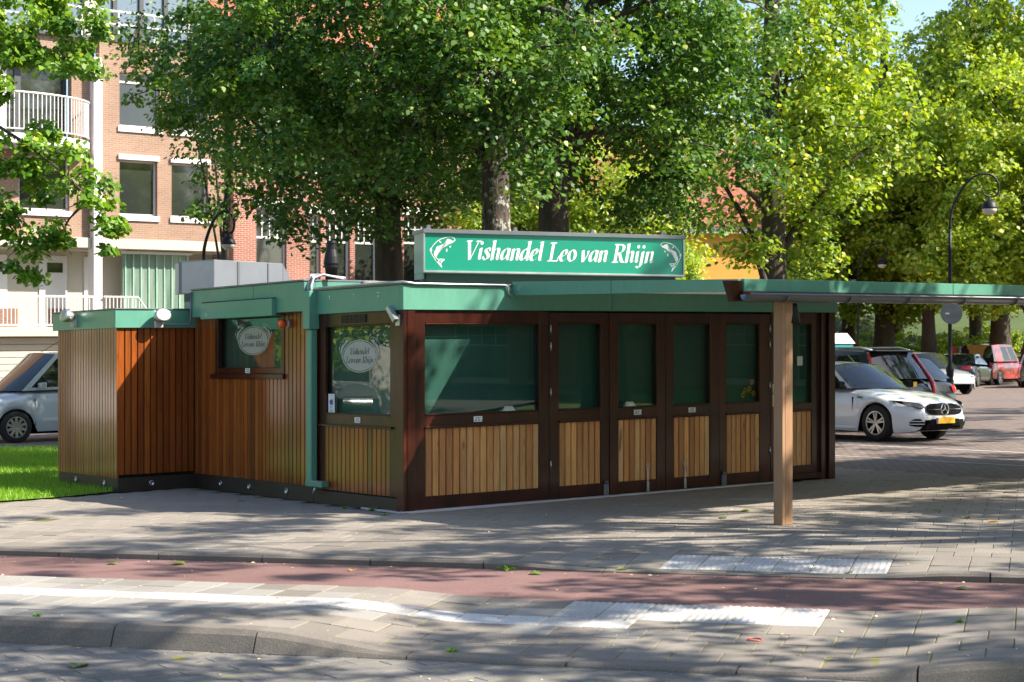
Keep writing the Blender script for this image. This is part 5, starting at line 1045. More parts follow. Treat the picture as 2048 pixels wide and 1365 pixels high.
# surroundings outside the picture that the varnish, glass and car paint mirror
for i, (x, y, sc, rz, lb) in enumerate([(-27, 24, 1.1, .3, 'garden tree left of the lawn'), (-26, 29.5, .85, 1.3, 'smaller garden tree before the pale villa'), (30, 2, 1.3, 3.3, 'tree at the right beyond the road'), (27, 14, 1.2, 4.4, 'tree right of the car park entrance'), (33, 26, 1.3, 5.1, 'tree along the right side of the car park'), (36, 44, 1.3, .9, 'tree at the far right corner of the car park'), (5, -16, 1.3, 1.9, 'tree across the road behind the viewer'), (-8, -14, 1.2, 2.7, 'tree across the road to the rear left'), (18, -12, 1.3, 3.9, 'tree across the road to the rear right'), (-46, 54, 1.4, 2.5, 'big tree far left of the van')]):
    o = copy_tree(park); o.location = (x, y, gz(max(-25, min(x, 25))) - .2); o.rotation_euler = (0, 0, rz); o.scale = (sc, sc, sc); o['label'] = lb; o['group'] = 'trees around the crossing'
for lb, x, y, a in (('terraced house across the road at the right', 46, 22, R_(-85)), ('terraced house across the road, farther right', 46, 11.3, R_(-85)), ('terraced house across the road at the rear', 16, -26, R_(172))):
    o = copy_tree(b2); o.location = (x, y, 0); o.rotation_euler = (0, 0, a); o['label'] = lb

b4 = thing('pale_villa', 'pale rendered villa left of the lawn', 'building', (-36, 26, gz(-25)), R_(90))
hv = [(2 + 3.2 * i, 3.4 + 3.2 * i, z, z + 1.7) for i in range(7) for z in (1.0, 4.0)]
mb = MB(); wall_holes(mb, 0, 24, -.3, 6.6, 0, .3, hv); mb.build('wall', mat('pale_render', (.74, .70, .66), .8), b4)
for h in hv: window(b4, *h, .12, fm=m_white)
mb = MB(); mb.add([(-.4, -.5, 6.6), (24.4, -.5, 6.6), (24.4, 4, 10), (-.4, 4, 10), (24.4, 8, 6.6), (-.4, 8, 6.6)], [(0, 1, 2, 3), (3, 2, 4, 5), (0, 3, 5), (1, 4, 2)]); mb.build('roof', m_rooftile, b4)
# ------------------------------------------------------------------ vehicles
def paint(name, col, rough=0.25, metal=0.0, coat=1.0):
    return mat(name, col, rough, metal, col2=tuple(c * .93 for c in col), scale=1.5, coat=coat)
m_cwhite = paint('car_paint_white', (0.74, 0.76, 0.79)); m_cblack = paint('car_paint_black', (0.006, 0.007, 0.009), coat=0.5); m_csilver = paint('car_paint_silver', (0.50, 0.55, 0.60), .3, .15)
m_cred = paint('car_paint_red', (0.42, 0.02, 0.02)); m_cgrey = paint('car_paint_grey', (0.20, 0.20, 0.19), .3, .5); m_cnavy = paint('car_paint_dark', (0.012, 0.013, 0.020)); m_cpale = paint('car_paint_pale', (0.50, 0.53, 0.56), .3, .3)
m_cglass = mat('car_glass', (0.010, 0.013, 0.014), 0.03, spec=0.6); m_plate = mat('yellow_plate', (0.85, 0.45, 0.01), 0.45, amt=.1)
m_plateblue = mat('blue_plate_band', (0.02, 0.08, 0.5), 0.5); m_trim = mat('black_trim', (0.008, 0.008, 0.009), 0.85, spec=0.1); m_redlens = mat('red_lens', (0.40, 0.006, 0.012), 0.15, coat=.6); m_clear = mat('headlamp_lens', (0.10, 0.11, 0.12), 0.08, col2=(0.5, 0.52, 0.55), scale=9, amt=.2, coat=.8)
m_rim = mat('alloy', (0.60, 0.61, 0.63), 0.28, 0.9); m_tyre = mat('tyre', (0.016, 0.016, 0.017), 0.75); m_chrome = mat('chrome', (0.75, 0.76, 0.78), 0.12, 1.0)
def interp(tab, t):
    if t <= tab[0][0]: return tab[0][1]
    for (a, b), (c, d) in zip(tab, tab[1:]):
        if t <= c: u = (t - a) / (c - a); return b + (d - b) * u
    return tab[-1][1]
class Car:
    def __init__(s, name, label, cat, xy, ang, pm, L, W, H, fo, wbase, wr, top, low, belt_f, belt_r, tw, tr, trr, trb, wr_frac=.74, fend=.36, rend=.25, group=None, roofm=None, win=((.07, .40), (.45, .82)), rimstyle=5, cant=.9):
        s.L, s.W, s.H, s.wr, s.pm = L, W / 2, H, wr, pm; s.fo, s.wb = fo, wbase; s.top, s.low_t = top, low; s.fend, s.rend = fend, rend
        s.root = thing(name, label, cat, (xy[0], xy[1], gz(xy[0]) - .002), ang, group); s.root.rotation_euler = (0, -math.atan(SLOPE * math.cos(ang)), ang)
        ts = sorted(set([0, .015, .04, .08, .13, .2, .28] + [L * i / 64 for i in range(1, 64)] + [L - x for x in (0, .015, .04, .08, .14, .22)] + [c + (wr + .045) * math.cos(math.pi * i / 14) for c in (fo, fo + wbase) for i in range(15)]))
        s.ts = [t for t in ts if 0 <= t <= L]; mb = MB(); K = 9; V = []
        for t in s.ts:
            sec = s.section(t); full = [(-y, z) for y, z in sec] + [(y, z) for y, z in sec[::-1][1:]]
            V += [(s.L / 2 - t, y, z) for y, z in full]
        n = len(full); mb.add(V, [(i * n + j, i * n + j + 1, (i + 1) * n + j + 1, (i + 1) * n + j) for i in range(len(s.ts) - 1) for j in range(n - 1)] + [tuple(range(n)), tuple((len(s.ts) - 1) * n + j for j in range(n))[::-1]])
        s.body = mb.build('body', pm, s.root, smooth=True)
        md = s.body.modifiers.new('edge', 'EDGE_SPLIT'); md.split_angle = R_(38)
        mb = MB(); mb.box(-L / 2 + .38, L / 2 - .42, -s.W * .72, s.W * .72, .17, .55); mb.build('underbody', m_trim, s.root)
        # glasshouse
        wbelt = s.W * .93; wroof = s.W * wr_frac
        def row(u): return u
        def edge_f(y, r): return (tw + .26 * y * y) * (1 - r) + (tr + .10 * y * y) * r
        def edge_r(y, r): return (trb - .16 * y * y) * (1 - r) + (trr - .06 * y * y) * r
        def zz(y, r, t): base = interp(top, t) - .02 if r == 0 else None; return None
        zf = lambda r, y, b: b + (H - .035 - b) * r + .035 * r * (1 - y * y)
        rows = [0, .08, .35, .65, .90, 1.0]; ys = [-1, -.6, -.2, .2, .6, 1]
        def grid(P_, nx_, ny_): return [(i * ny_ + j, i * ny_ + j + 1, (i + 1) * ny_ + j + 1, (i + 1) * ny_ + j) for i in range(nx_ - 1) for j in range(ny_ - 1)]
        def halfw(r): return wbelt + (wroof - wbelt) * (r ** 1.15)
        for nm, ef, b0 in (('windscreen', edge_f, belt_f), ('rear_window', edge_r, belt_r)):
            V = [(L / 2 - ef(y, r), y * halfw(r), zf(r, y, b0)) for r in rows for y in ys]; mb = MB(); mb.add(V, grid(V, len(rows), len(ys))); mb.build(nm, m_cglass, s.root, smooth=True)
        xs = [0, .25, .5, .75, 1]; V = []
        for u in xs:
            for y in ys:
                t = edge_f(y, 1) * (1 - u) + edge_r(y, 1) * u; V.append((L / 2 - t, y * halfw(1), H - .035 + .035 * (1 - y * y) + .045 * math.sin(math.pi * min(1, u * cant + .05)) - (.0 if u < .9 else .0)))
        mb = MB(); mb.add(V, grid(V, 5, len(ys))); mb.build('roof', roofm or pm, s.root, smooth=True)
        cols = sorted(set([0, 1.0] + [v for w in win for v in w] + [.2, .6]))
        for sg in (-1, 1):
            V = []
            for u in cols:
                for r in rows:
                    t = edge_f(1, r) * (1 - u) + edge_r(1, r) * u; b = belt_f + (belt_r - belt_f) * u
                    V.append((L / 2 - t, sg * halfw(r), b + (H - .035 - b) * r + (.045 * r * math.sin(math.pi * min(1, u * cant + .05)) if r == 1 else 0)))
            g_ = grid(V, len(cols), len(rows)); gl = MB(); pa = MB(); bl = MB()
            glf = []; paf = []
            for i in range(len(cols) - 1):
                for j in range(len(rows) - 1):
                    mid = (cols[i] + cols[i + 1]) / 2; inw = any(a < mid < b for a, b in win) and 1 <= j <= 3
                    (glf if inw else paf).append(g_[i * (len(rows) - 1) + j])
            pa.add(V, paf)
            for a, b in win:
                ff = [f for f in glf if a < (cols[f[0] // len(rows)] + cols[f[2] // len(rows)]) / 2 < b]; us = sorted({k for f in ff for k in f}); ix = {k: q for q, k in enumerate(us)}; gl = MB(); gl.add([V[k] for k in us], [tuple(ix[k] for k in f) for f in ff]); gl.build('side_window', m_cglass, s.root, smooth=True, recalc=False)
            pa.build('pillars', roofm or pm, s.root, smooth=True, recalc=False)
        s.edge_f, s.edge_r, s.halfw = edge_f, edge_r, halfw; s.belt = (belt_f, belt_r)
        # wheels
        tm_ = MB(); r = wr; tm_.lathe([(r * .66, -.10), (r * .93, -.105), (r, -.07), (r, .07), (r * .93, .105), (r * .66, .10)], n=28, axis='y', caps=False); tyre = tm_.mesh('tyre', m_tyre, smooth=True)
        rm = MB(); rm.lathe([(r * .68, .098), (r * .60, .10), (r * .60, .075)], n=28, axis='y', caps=False); rm.lathe([(0.0, .085), (r * .15, .09), (r * .17, .07)], n=14, axis='y', caps=False)
        for k in range(rimstyle):
            a = 2 * math.pi * k / rimstyle + .3
            for da in ((-.16, .16) if rimstyle == 5 else (0,)):
                p0 = Vector((r * .12 * math.cos(a + da), .082, r * .12 * math.sin(a + da))); p1 = Vector((r * .64 * math.cos(a + da * 1.1), .09, r * .64 * math.sin(a + da * 1.1))); d_ = (p1 - p0); w_ = d_.cross(Vector((0, 1, 0))).normalized() * (r * (.05 if rimstyle == 5 else .085))
                rm.obox((p0 + p1) / 2, d_ / 2, w_, (0, .010, 0))
        rim = rm.mesh('rim', m_rim); hb = MB(); hb.lathe([(r * .62, .03), (0, .03)], n=20, axis='y'); hub = hb.mesh('hub', m_trim)
        for t in (fo, fo + wbase):
            for sg in (-1, 1):
                w = link('wheel', tyre, s.root, (L / 2 - t, sg * (s.W - .115), wr)); w.rotation_euler = (0, 0, 0 if sg > 0 else math.pi)
                link('rim', rim, w); link('hub', hub, w)
    def plan(s, t):
        w = s.W; a, b = .75, .55
        if t < a: w *= 1 - s.fend * (1 - t / a) ** 2.4
        if s.L - t < b: w *= 1 - s.rend * (1 - (s.L - t) / b) ** 2.6
        return w
    def low(s, t):
        z = interp(s.low_t, t)
        for c in (s.fo, s.fo + s.wb):
            r = s.wr + .05
            if abs(t - c) < r: z = max(z, s.wr + math.sqrt(r * r - (t - c) ** 2) * .98)
        return z
    def section(s, t):
        w = s.plan(t); z0 = s.low(t); zt = interp(s.top, t); c = min(.10, .35 * max(.02, zt - z0)); zs = zt - c
        h = zs - z0
        return [(w * .965, z0), (w * .995, z0 + .18 * h), (w, z0 + .42 * h), (w * .985, z0 + .62 * h), (w * .965, z0 + .84 * h), (w * .93, zs), (w * .83, zs + .55 * c), (w * .5, zs + .9 * c), (0, zt)]
    def inside(s, t, y, z): 
        if not (s.low_flat(t) <= z <= interp(s.top, t)): return False
        return abs(y) <= s.plan(t) * (1 if z < interp(s.top, t) - .1 else .93)
    def low_flat(s, t): return interp(s.low_t, t)
    def surf(s, y, z, rear=False, off=.014):
        seq = s.ts[::-1] if rear else s.ts; last = seq[0]
        for t in seq:
            if s.inside(t, y, z):
                lo, hi = last, t
                for _ in range(8):
                    m_ = (lo + hi) / 2
                    if s.inside(m_, y, z): hi = m_
                    else: lo = m_
                return (s.L / 2 - hi) + (-off if rear else off)
            last = t
        return s.L / 2 - seq[0]
    def patch(s, name, m, cols, rear=False, off=.014, parent=None, nrow=3):     # cols: (y, zlow, zhigh)
        mb = MB(); V = [(s.surf(y, a + (b - a) * j / nrow, rear, off), y, a + (b - a) * j / nrow) for y, a, b in cols for j in range(nrow + 1)]; k = nrow + 1
        mb.add(V, [(i * k + j, i * k + j + 1, (i + 1) * k + j + 1, (i + 1) * k + j) for i in range(len(cols) - 1) for j in range(nrow)]); return mb.build(name, m, parent or s.root, recalc=False)
    def plate(s, y, z, rear=False, tilt=0):
        x = s.surf(y, z, rear, .035); sg = -1 if rear else 1; mb = MB(); mb.box(x - .012 * sg, x, y - .26, y + .26, z - .055, z + .055); p = mb.build('number_plate', m_plate, s.root)
        yb = y + (.235 if rear else -.235) * 1; mb = MB(); mb.box(x, x + .003 * sg, yb - .024, yb + .024, z - .05, z + .05); mb.build('plate_band', m_plateblue, p)
    def mirror(s, t, z, m):
        for sg in (-1, 1):
            mb = MB(); c = Vector((s.L / 2 - t, sg * (s.W + .09), z)); mb.add([c + Vector((.07 * a, .11 * b * sg, .075 * d)) * (1 if a < 0 else .75) for d in (-1, 1) for b in (-1, 1) for a in (-1, 1)], [(0, 2, 3, 1), (4, 5, 7, 6), (0, 1, 5, 4), (2, 6, 7, 3), (0, 4, 6, 2), (1, 3, 7, 5)])
            mb.tube([(c.x, sg * s.W * .9, z - .05), (c.x, c.y, z - .03)], .025, 6); mb.build('wing_mirror', m, s.root, bevel=.02)
    def seam(s, t, z0, z1):
        for sg in (-1, 1):
            mb = MB(); mb.box(s.L / 2 - t - .003, s.L / 2 - t + .003, sg * s.W * .90, sg * (s.W * .992), z0, z0 + (z1 - z0) * .78); mb.build('door_seam', m_trim, s.root)
HV = math.atan2(-KV.y, -KV.x)      # bays run along the kiosk side
hatch_top = [(0, .50), (.015, .56), (.04, .62), (.10, .70), (.22, .76), (.5, .83), (1.0, .92), (1.35, .97), (1.6, .98), (2.6, .97), (3.6, .99), (4.1, 1.0), (4.35, .94), (4.42, .80)]
hatch_low = [(0, .40), (.015, .32), (.05, .24), (.15, .19), (.4, .17), (4.1, .20), (4.35, .28), (4.42, .42)]
car_a = Car('parked_car', 'white hatchback with dark alloy wheels parked right of the kiosk', 'car', (6.58, 31.95), HV, m_cwhite, 4.42, 1.80, 1.43, .88, 2.73, .335, hatch_top, hatch_low, .965, 1.0, 1.22, 2.02, 3.55, 4.15, group=None, roofm=None, win=((.06, .37), (.42, .78)))
c = car_a
gr_ = [(-.50, .55, .60), (-.44, .50, .665), (-.3, .485, .69), (0, .48, .70), (.3, .485, .69), (.44, .50, .665), (.50, .55, .60)]
gp = c.patch('grille', m_trim, gr_); mb = MB(); xg = c.surf(0, .58, off=.03)
for a, b in ((-.46, -.13), (.13, .46)): mb.tube([(c.surf(a, .585, off=.022), a, .585), (c.surf((a + b) / 2, .585, off=.026), (a + b) / 2, .585), (c.surf(b, .585, off=.026), b, .585)], .012, 6)
mb.tube([(xg, .105 * math.cos(t * math.pi / 12), .59 + .105 * math.sin(t * math.pi / 12)) for t in range(25)], .012, 6)
for k in range(3): t = math.pi / 2 + k * 2 * math.pi / 3; mb.tube([(xg + .004, 0, .59), (xg, .1 * math.cos(t), .59 + .1 * math.sin(t))], [.018, .006], 5)
mb.build('grille_emblem', m_chrome, gp, recalc=False)
for sg in (-1, 1):
    hl = c.patch('headlight', m_trim, [(sg * y, a, b) for y, a, b in ((.54, .60, .67), (.62, .60, .70), (.70, .63, .725), (.78, .665, .745), (.84, .70, .755))], off=.016); c.patch('headlight_lens', m_clear, [(sg * y, a, b) for y, a, b in ((.56, .61, .655), (.62, .615, .685), (.70, .645, .71), (.77, .68, .73))], off=.022, parent=hl)
    it = c.patch('bumper_intake', m_trim, [(sg * y, a, b) for y, a, b in ((.58, .28, .36), (.63, .275, .42), (.70, .28, .42), (.75, .30, .37))])
    for zz_ in (.32, .37): c.patch('intake_fin', m_cwhite, [(sg * y, zz_, zz_ + .014) for y in (.58, .64, .70, .75)], off=.03, parent=it, nrow=1)
c.patch('lower_grille', m_trim, [(-.50, .24, .27), (-.40, .225, .41), (0, .22, .43), (.40, .225, .41), (.50, .24, .27)]); c.patch('front_splitter', m_cwhite, [(y, .185, .205) for y in (-.7, -.4, 0, .4, .7)], off=.05, nrow=1)
c.plate(0, .385); c.mirror(1.62, 1.03, m_trim); c.seam(1.42, .30, .95); c.seam(2.55, .30, .97)
mb = MB(); mb.box(-.9, .85, -c.W * 1.005, -c.W * .9, .21, .27); mb.box(-.9, .85, c.W * .9, c.W * 1.005, .21, .27); mb.build('side_skirt', m_cwhite, c.root, bevel=.015)
mb = MB(); mb.box(c.L / 2 - 1.30, c.L / 2 - 1.18, -c.W * .99 - .006, -c.W * .9, .80, .815); mb.build('side_badge', m_trim, c.root)
est_top = [(0, .55), (.03, .75), (.12, .85), (.5, .95), (1.3, 1.05), (1.6, 1.08), (4.2, 1.10), (4.65, 1.08), (4.8, 1.0), (4.88, .90), (4.92, .75)]
est_low = [(0, .45), (.05, .32), (.3, .25), (4.6, .27), (4.85, .33), (4.92, .42)]
car_b = Car('parked_car', 'black estate car with roof rails showing its tail lights and yellow plate', 'car', kw(17.4, 7.35 + 2.46), HV + math.pi, m_cblack, 4.92, 1.90, 1.66, .9, 2.87, .36, est_top, est_low, 1.06, 1.08, 1.35, 2.1, 4.42, 4.86, wr_frac=.76, win=((.05, .30), (.34, .62), (.65, .90)))
c = car_b; c.plate(.0, .96, True)
for sg in (-1, 1):
    V = [(c.L / 2 - c.edge_r(1, r) - .02, sg * (c.halfw(r) - .02), c.belt[1] + (c.H - .035 - c.belt[1]) * r) for r in (.95, .6, .3, .05)] + [(-c.L / 2 + .10, sg * c.W * .86, .98), (-c.L / 2 + .04, sg * c.W * .82, .86), (-c.L / 2 + .03, sg * c.W * .80, .70)]
    mb = MB(); mb.tube(V, [.035, .035, .035, .045, .055, .05, .03], 6); mb.build('tail_light', m_redlens, c.root, smooth=True)
    mb = MB(); mb.tube([(c.L / 2 - 2.2, sg * .60, c.H + .02), (c.L / 2 - 2.5, sg * .62, c.H + .07), (c.L / 2 - 4.1, sg * .62, c.H + .07), (c.L / 2 - 4.4, sg * .60, c.H + .01)], .022, 6); mb.build('roof_rail', m_alu, c.root, smooth=True)
    mb = MB(); mb.tube([(c.L / 2 - c.edge_f(1, r) * (1 - u) - c.edge_r(1, r) * u, sg * (c.halfw(r) + .008), c.belt[0] + (c.H - .035 - c.belt[0]) * r) for u, r in ((.05, .92), (.4, .93), (.78, .90), (.88, .5), (.90, .08))], .014, 5); mb.build('window_trim', m_chrome, c.root)
mb = MB(); mb.box(-c.L / 2 + .40, -c.L / 2 + .72, -.62, .62, c.H - .01, c.H + .02); mb.build('spoiler', m_cblack, c.root, bevel=.008)
c.patch('bumper_patch', m_trim, [(y, .36, .55) for y in (-.7, -.35, 0, .35, .7)], True)  # black patch across the lower rear bumper
car_c = Car('parked_car', 'second black car half hidden beyond the black estate', 'car', kw(20.2, 8.9 + 2.2), HV + math.pi, m_cblack, 4.4, 1.82, 1.50, .85, 2.65, .33, [(0, .55), (.1, .78), (.5, .88), (1.3, .98), (3.9, 1.02), (4.3, .95), (4.4, .75)], [(0, .4), (.2, .24), (4.2, .26), (4.4, .42)], .98, 1.02, 1.2, 1.95, 3.7, 4.25)
for sg in (-1, 1): car_c.patch('tail_light', m_redlens, [(sg * y, .72, .88) for y in (.55, .65, .74, .80)], True)
sed_top = [(0, .5), (.05, .68), (.2, .76), (1.2, .92), (1.5, .95), (3.6, 1.0), (4.3, 1.02), (4.6, .98), (4.7, .70)]; sed_low = [(0, .4), (.2, .22), (4.5, .25), (4.7, .42)]
car_d = Car('parked_car', 'dark saloon seen from behind under the park trees', 'car', (20.1, 73.5), R_(62), m_cnavy, 4.7, 1.95, 1.42, .9, 2.8, .34, sed_top, sed_low, .95, 1.02, 1.3, 2.1, 3.5, 4.2)
car_d.plate(0, .72, True)
for sg in (-1, 1): car_d.patch('tail_light', m_redlens, [(sg * y, .78, .92) for y in (.45, .6, .75, .84)], True)
car_e = Car('parked_car', 'pale car with sunlit windscreen behind the lamp post', 'car', (15.6, 62.0), R_(-70), m_cpale, 4.3, 1.8, 1.52, .85, 2.6, .33, hatch_top, hatch_low, .97, 1.0, 1.15, 1.95, 3.5, 4.1)
for sg in (-1, 1): car_e.patch('headlight', m_clear, [(sg * y, .60, .72) for y in (.5, .62, .74, .80)])
car_f = Car('parked_car', 'grey car beside the red van cut by the right edge', 'car', (22.6, 70.5), R_(75), m_cgrey, 4.2, 1.8, 1.50, .85, 2.55, .33, [(0, .55), (.1, .78), (.5, .88), (1.2, .98), (3.8, 1.02), (4.1, .95), (4.2, .75)], [(0, .4), (.2, .24), (4.0, .26), (4.2, .42)], .98, 1.02, 1.2, 1.95, 3.6, 4.1)
for sg in (-1, 1): car_f.patch('tail_light', m_redlens, [(sg * y, .72, .9) for y in (.55, .65, .74, .80)], True)
van_top = [(0, .55), (.03, .70), (.12, .86), (.45, .98), (.95, 1.06), (1.2, 1.10), (4.2, 1.14), (4.86, 1.14), (4.94, 1.05), (4.97, .8)]; van_low = [(0, .42), (.05, .30), (.3, .22), (4.7, .26), (4.97, .36)]
wA = Vector(G(30, 886)); hd = Vector((-KU.x, -KU.y)); ctr = wA + Vector((KV.x, KV.y)) * .85 - hd * (4.97 / 2 - .95)
van = Car('silver_van', 'silver van parked beyond the lawn at the left edge', 'van', (ctr.x, ctr.y), math.atan2(hd.y, hd.x), m_csilver, 4.97, 1.95, 1.86, .95, 2.95, .335, van_top, van_low, 1.08, 1.14, .82, 1.75, 4.75, 4.92, wr_frac=.82, win=((.04, .33), (.38, .64), (.68, .93)), rimstyle=10)
van.mirror(1.45, 1.18, m_cpale); van.seam(1.35, .35, 1.08); van.seam(2.45, .35, 1.12)
for sg in (-1, 1):
    mb = MB(); mb.box(-.9, 1.0, sg * van.W * .98, sg * (van.W + .008), .42, .50); mb.build('rubbing_strip', m_csilver, van.root, bevel=.01)
    van.patch('headlight', m_clear, [(sg * y, .70, .88) for y in (.6, .7, .8, .86)])
mb = MB(); mb.tube([(.55, -.2, van.H + .02), (-.1, -.2, van.H + .38)], .006, 5); mb.build('aerial', m_trim, van.root)
rv_top = [(0, .55), (.05, .78), (.4, .95), (.95, 1.05), (1.2, 1.08), (4.2, 1.10), (4.38, 1.08), (4.40, .9)]
rvan = Car('red_van', 'red van with its rear door open under the trees at the right edge', 'van', (22.3, 76.5), R_(52), m_cred, 4.4, 1.85, 1.84, .9, 2.7, .33, rv_top, [(0, .4), (.2, .25), (4.3, .3), (4.4, .4)], 1.05, 1.08, .95, 1.75, 4.28, 4.36, wr_frac=.80, win=((.04, .30), (.34, .60)), rend=.06)
rvan.patch('load_opening', m_trim, [(y, .5, 1.08) for y in (-.72, -.4, 0, .4, .72)], True)
mb = MB(); mb.box(-2.95, -2.2, .80, .86, .55, 1.75); mb.build('open_rear_door', m_cred, rvan.root, bevel=.02); mb = MB(); mb.box(-2.27, -2.23, .5, .70, .62, 1.3); mb.build('cargo_ladder', m_alu, rvan.root)
for sg in (-1, 1): rvan.patch('tail_light', m_redlens, [(sg * y, .75, 1.02) for y in (.78, .84, .89)], True)
# ------------------------------------------------------------------ lamps and street furniture
m_lampglass = mat('lamp_bowl', (0.62, 0.58, 0.54), 0.25, col2=(0.5, 0.46, 0.42), scale=3)
prof = [(0, 0), (2, 30), (13, 60), (33, 92), (58, 109), (83, 108), (97, 90), (95, 70), (81, 64), (68, 70), (63, 82)]
def street_lamp(label, px, d, hk, flip=1):
    x, y = gx(px, d); r = thing('street_lamp', label, 'street lamp', (x, y, gz(min(x, 25))), 0, 'curled street lamps'); q = 45 / F * hk; z0 = 4.95 * hk
    mb = MB(); mb.lathe([(.14, 0), (.14, .1), (.105, .15), (.10, 1.05), (.115, 1.1), (.10, 1.16), (.056, 1.25), (.052, z0 - .6), (.065, z0 - .58), (.065, z0 - .5), (.045, z0 - .45), (.04, z0)], n=14); mb.build('post', m_black, r, smooth=True)
    pts = [Vector((a * q * flip, 0, z0 + b * q)) for a, b in prof]; sm = []
    for i in range(len(pts) - 1):
        a, b, c_, d_ = pts[max(i - 1, 0)], pts[i], pts[i + 1], pts[min(i + 2, len(pts) - 1)]
        for t in (0, .25, .5, .75): sm.append(.5 * (2 * b + (c_ - a) * t + (2 * a - 5 * b + 4 * c_ - d_) * t * t + (3 * b - a - 3 * c_ + d_) * t ** 3))
    mb = MB(); mb.tube(sm, [.040 - .018 * i / len(sm) for i in range(len(sm))], 8); mb.build('curled_arm', m_black, r, smooth=True)
    c0 = Vector((79 * q * flip, 0, z0 + 43 * q)); R0 = 15.5 * q
    h = MB(); h.lathe([(.03, R0 + .10), (.03, R0), (R0 * .5, R0 * .87), (R0 * .87, R0 * .5), (R0, 0), (R0 * 1.03, -.02), (R0 * .97, -R0 * .18)], c0, 20); hd_ = h.build('lamp_hood', m_black, r, smooth=True)
    h = MB(); h.lathe([(R0 * .96, -R0 * .15), (R0 * .85, -R0 * .5), (R0 * .5, -R0 * .85), (0, -R0 * .95)], c0, 20); h.build('lamp_bowl', m_lampglass, hd_, smooth=True); return r
street_lamp('tall black street lamp with curled arm beside the round sign', 1900, 45, 1.0); street_lamp('curled street lamp over the white car bay, half screened by leaves', 1716, 74, 1.0)
street_lamp('farthest street lamp, its globe just above the canopy edge', 1664, 79, .92); street_lamp('black street lamp with globe in front of the brick houses', 407, 36, .76, .66)
sx_, sy_ = gx(1900, 44.9); rs = thing('round_sign', 'back of a round grey traffic sign on the tall lamp post', 'road sign', (sx_, sy_ - .16, 0))
sz = P(1900, 627, 44.9).z; mb = MB(); mb.lathe([(0, -.012), (.29, -.012), (.30, 0), (.29, .008), (0, .008)], (0, 0, sz), 28, axis='y'); mb.build('disc', mat('sign_back', (.20, .215, .23), .5, .3), rs); mb = MB(); mb.box(-.09, .09, .01, .12, sz - .12, sz - .08); mb.box(-.09, .09, .01, .12, sz + .08, sz + .12); mb.build('clamp', m_zinc, rs)
mb = MB(); mb.box(-.17, -.06, -.0155, -.0125, sz - .03, sz + .01); mb.build('maker_label', m_card, rs)
bp = gx(1668, 66); cab = thing('site_cabin', 'small teal cabin with pale roof behind the cars', 'cabin', (*bp, gz(bp[0])), .4)
m_teal = mat('teal_plastic', (0.02, 0.30, 0.30), .4); mb = MB(); mb.box(-.55, .55, -.55, .55, 0, 1.95); mb.build('walls', m_teal, cab, bevel=.03); mb = MB(); mb.add([(-.6, -.6, 1.95), (.6, -.6, 1.95), (.6, .6, 1.95), (-.6, .6, 1.95), (-.35, -.4, 2.35), (.35, -.4, 2.35), (.35, .4, 2.35), (-.35, .4, 2.35)], [(0, 1, 5, 4), (1, 2, 6, 5), (2, 3, 7, 6), (3, 0, 4, 7), (4, 5, 6, 7)]); mb.build('roof', m_pinkwhite, cab); mb = MB(); mb.box(-.4, .4, -.57, -.55, .3, 1.4); mb.build('door', m_pinkwhite, cab)
# ------------------------------------------------------------------ small things
def street_z(X, Y):
    s_, n_ = to_sn(X, Y); return z_main(s_, n_) if n_ > 12.85 else -.06 if n_ > 11.28 else z_strip(s_, n_) if n_ > 9.3 else -.135
def gpt(px, py, z=0.0):
    for _ in range(6): X, Y = G(px, py, z); z = street_z(X, Y)
    return (X, Y, gz(X) + z)
mb = MB(); p = gpt(1510, 1281, -.06); mb.tube([(.042 * math.cos(t * math.pi / 12), .05 * math.sin(t * math.pi / 12), .005) for t in range(25)], .004, 6, caps=False); o = mb.build('rubber_band', mat('red_rubber', (.55, .05, .03), .5), loc=p); tag(o, 'thin red rubber band lying on the grey tiles', 'rubber band')
m_litter = leafmat('fallen_leaf', (0.05, 0.12, 0.03), (0.16, 0.22, 0.05), (0.30, 0.20, 0.06), .2)
def fallen(px, py, z, s_, label, tone=.4, seed=0):
    g = np.random.default_rng(seed); prof_ = [(0, 0), (.25, .35), (.55, .38), (.8, .2), (1.05, 0), (.8, -.22), (.5, -.4), (.2, -.3)]
    co = np.array([[(a - .5) * s_, b * s_, s_ * (.12 * abs(b) * 2 + .06 * math.sin(a * 5)) + .006] for a, b in prof_]); co = np.vstack([co, [[0, 0, .006]]]); a = g.uniform(0, 6.28); co[:, :2] = co[:, :2] @ np.array([[math.cos(a), -math.sin(a)], [math.sin(a), math.cos(a)]])
    me = fast_mesh('fallen_leaf', co, np.array([[i, (i + 1) % 8, 8] for i in range(8)]), m_litter, np.full(9, tone)); o = link('fallen_leaf', me, loc=gpt(px, py, z)); return tag(o, label, 'leaf', 'fallen leaves')
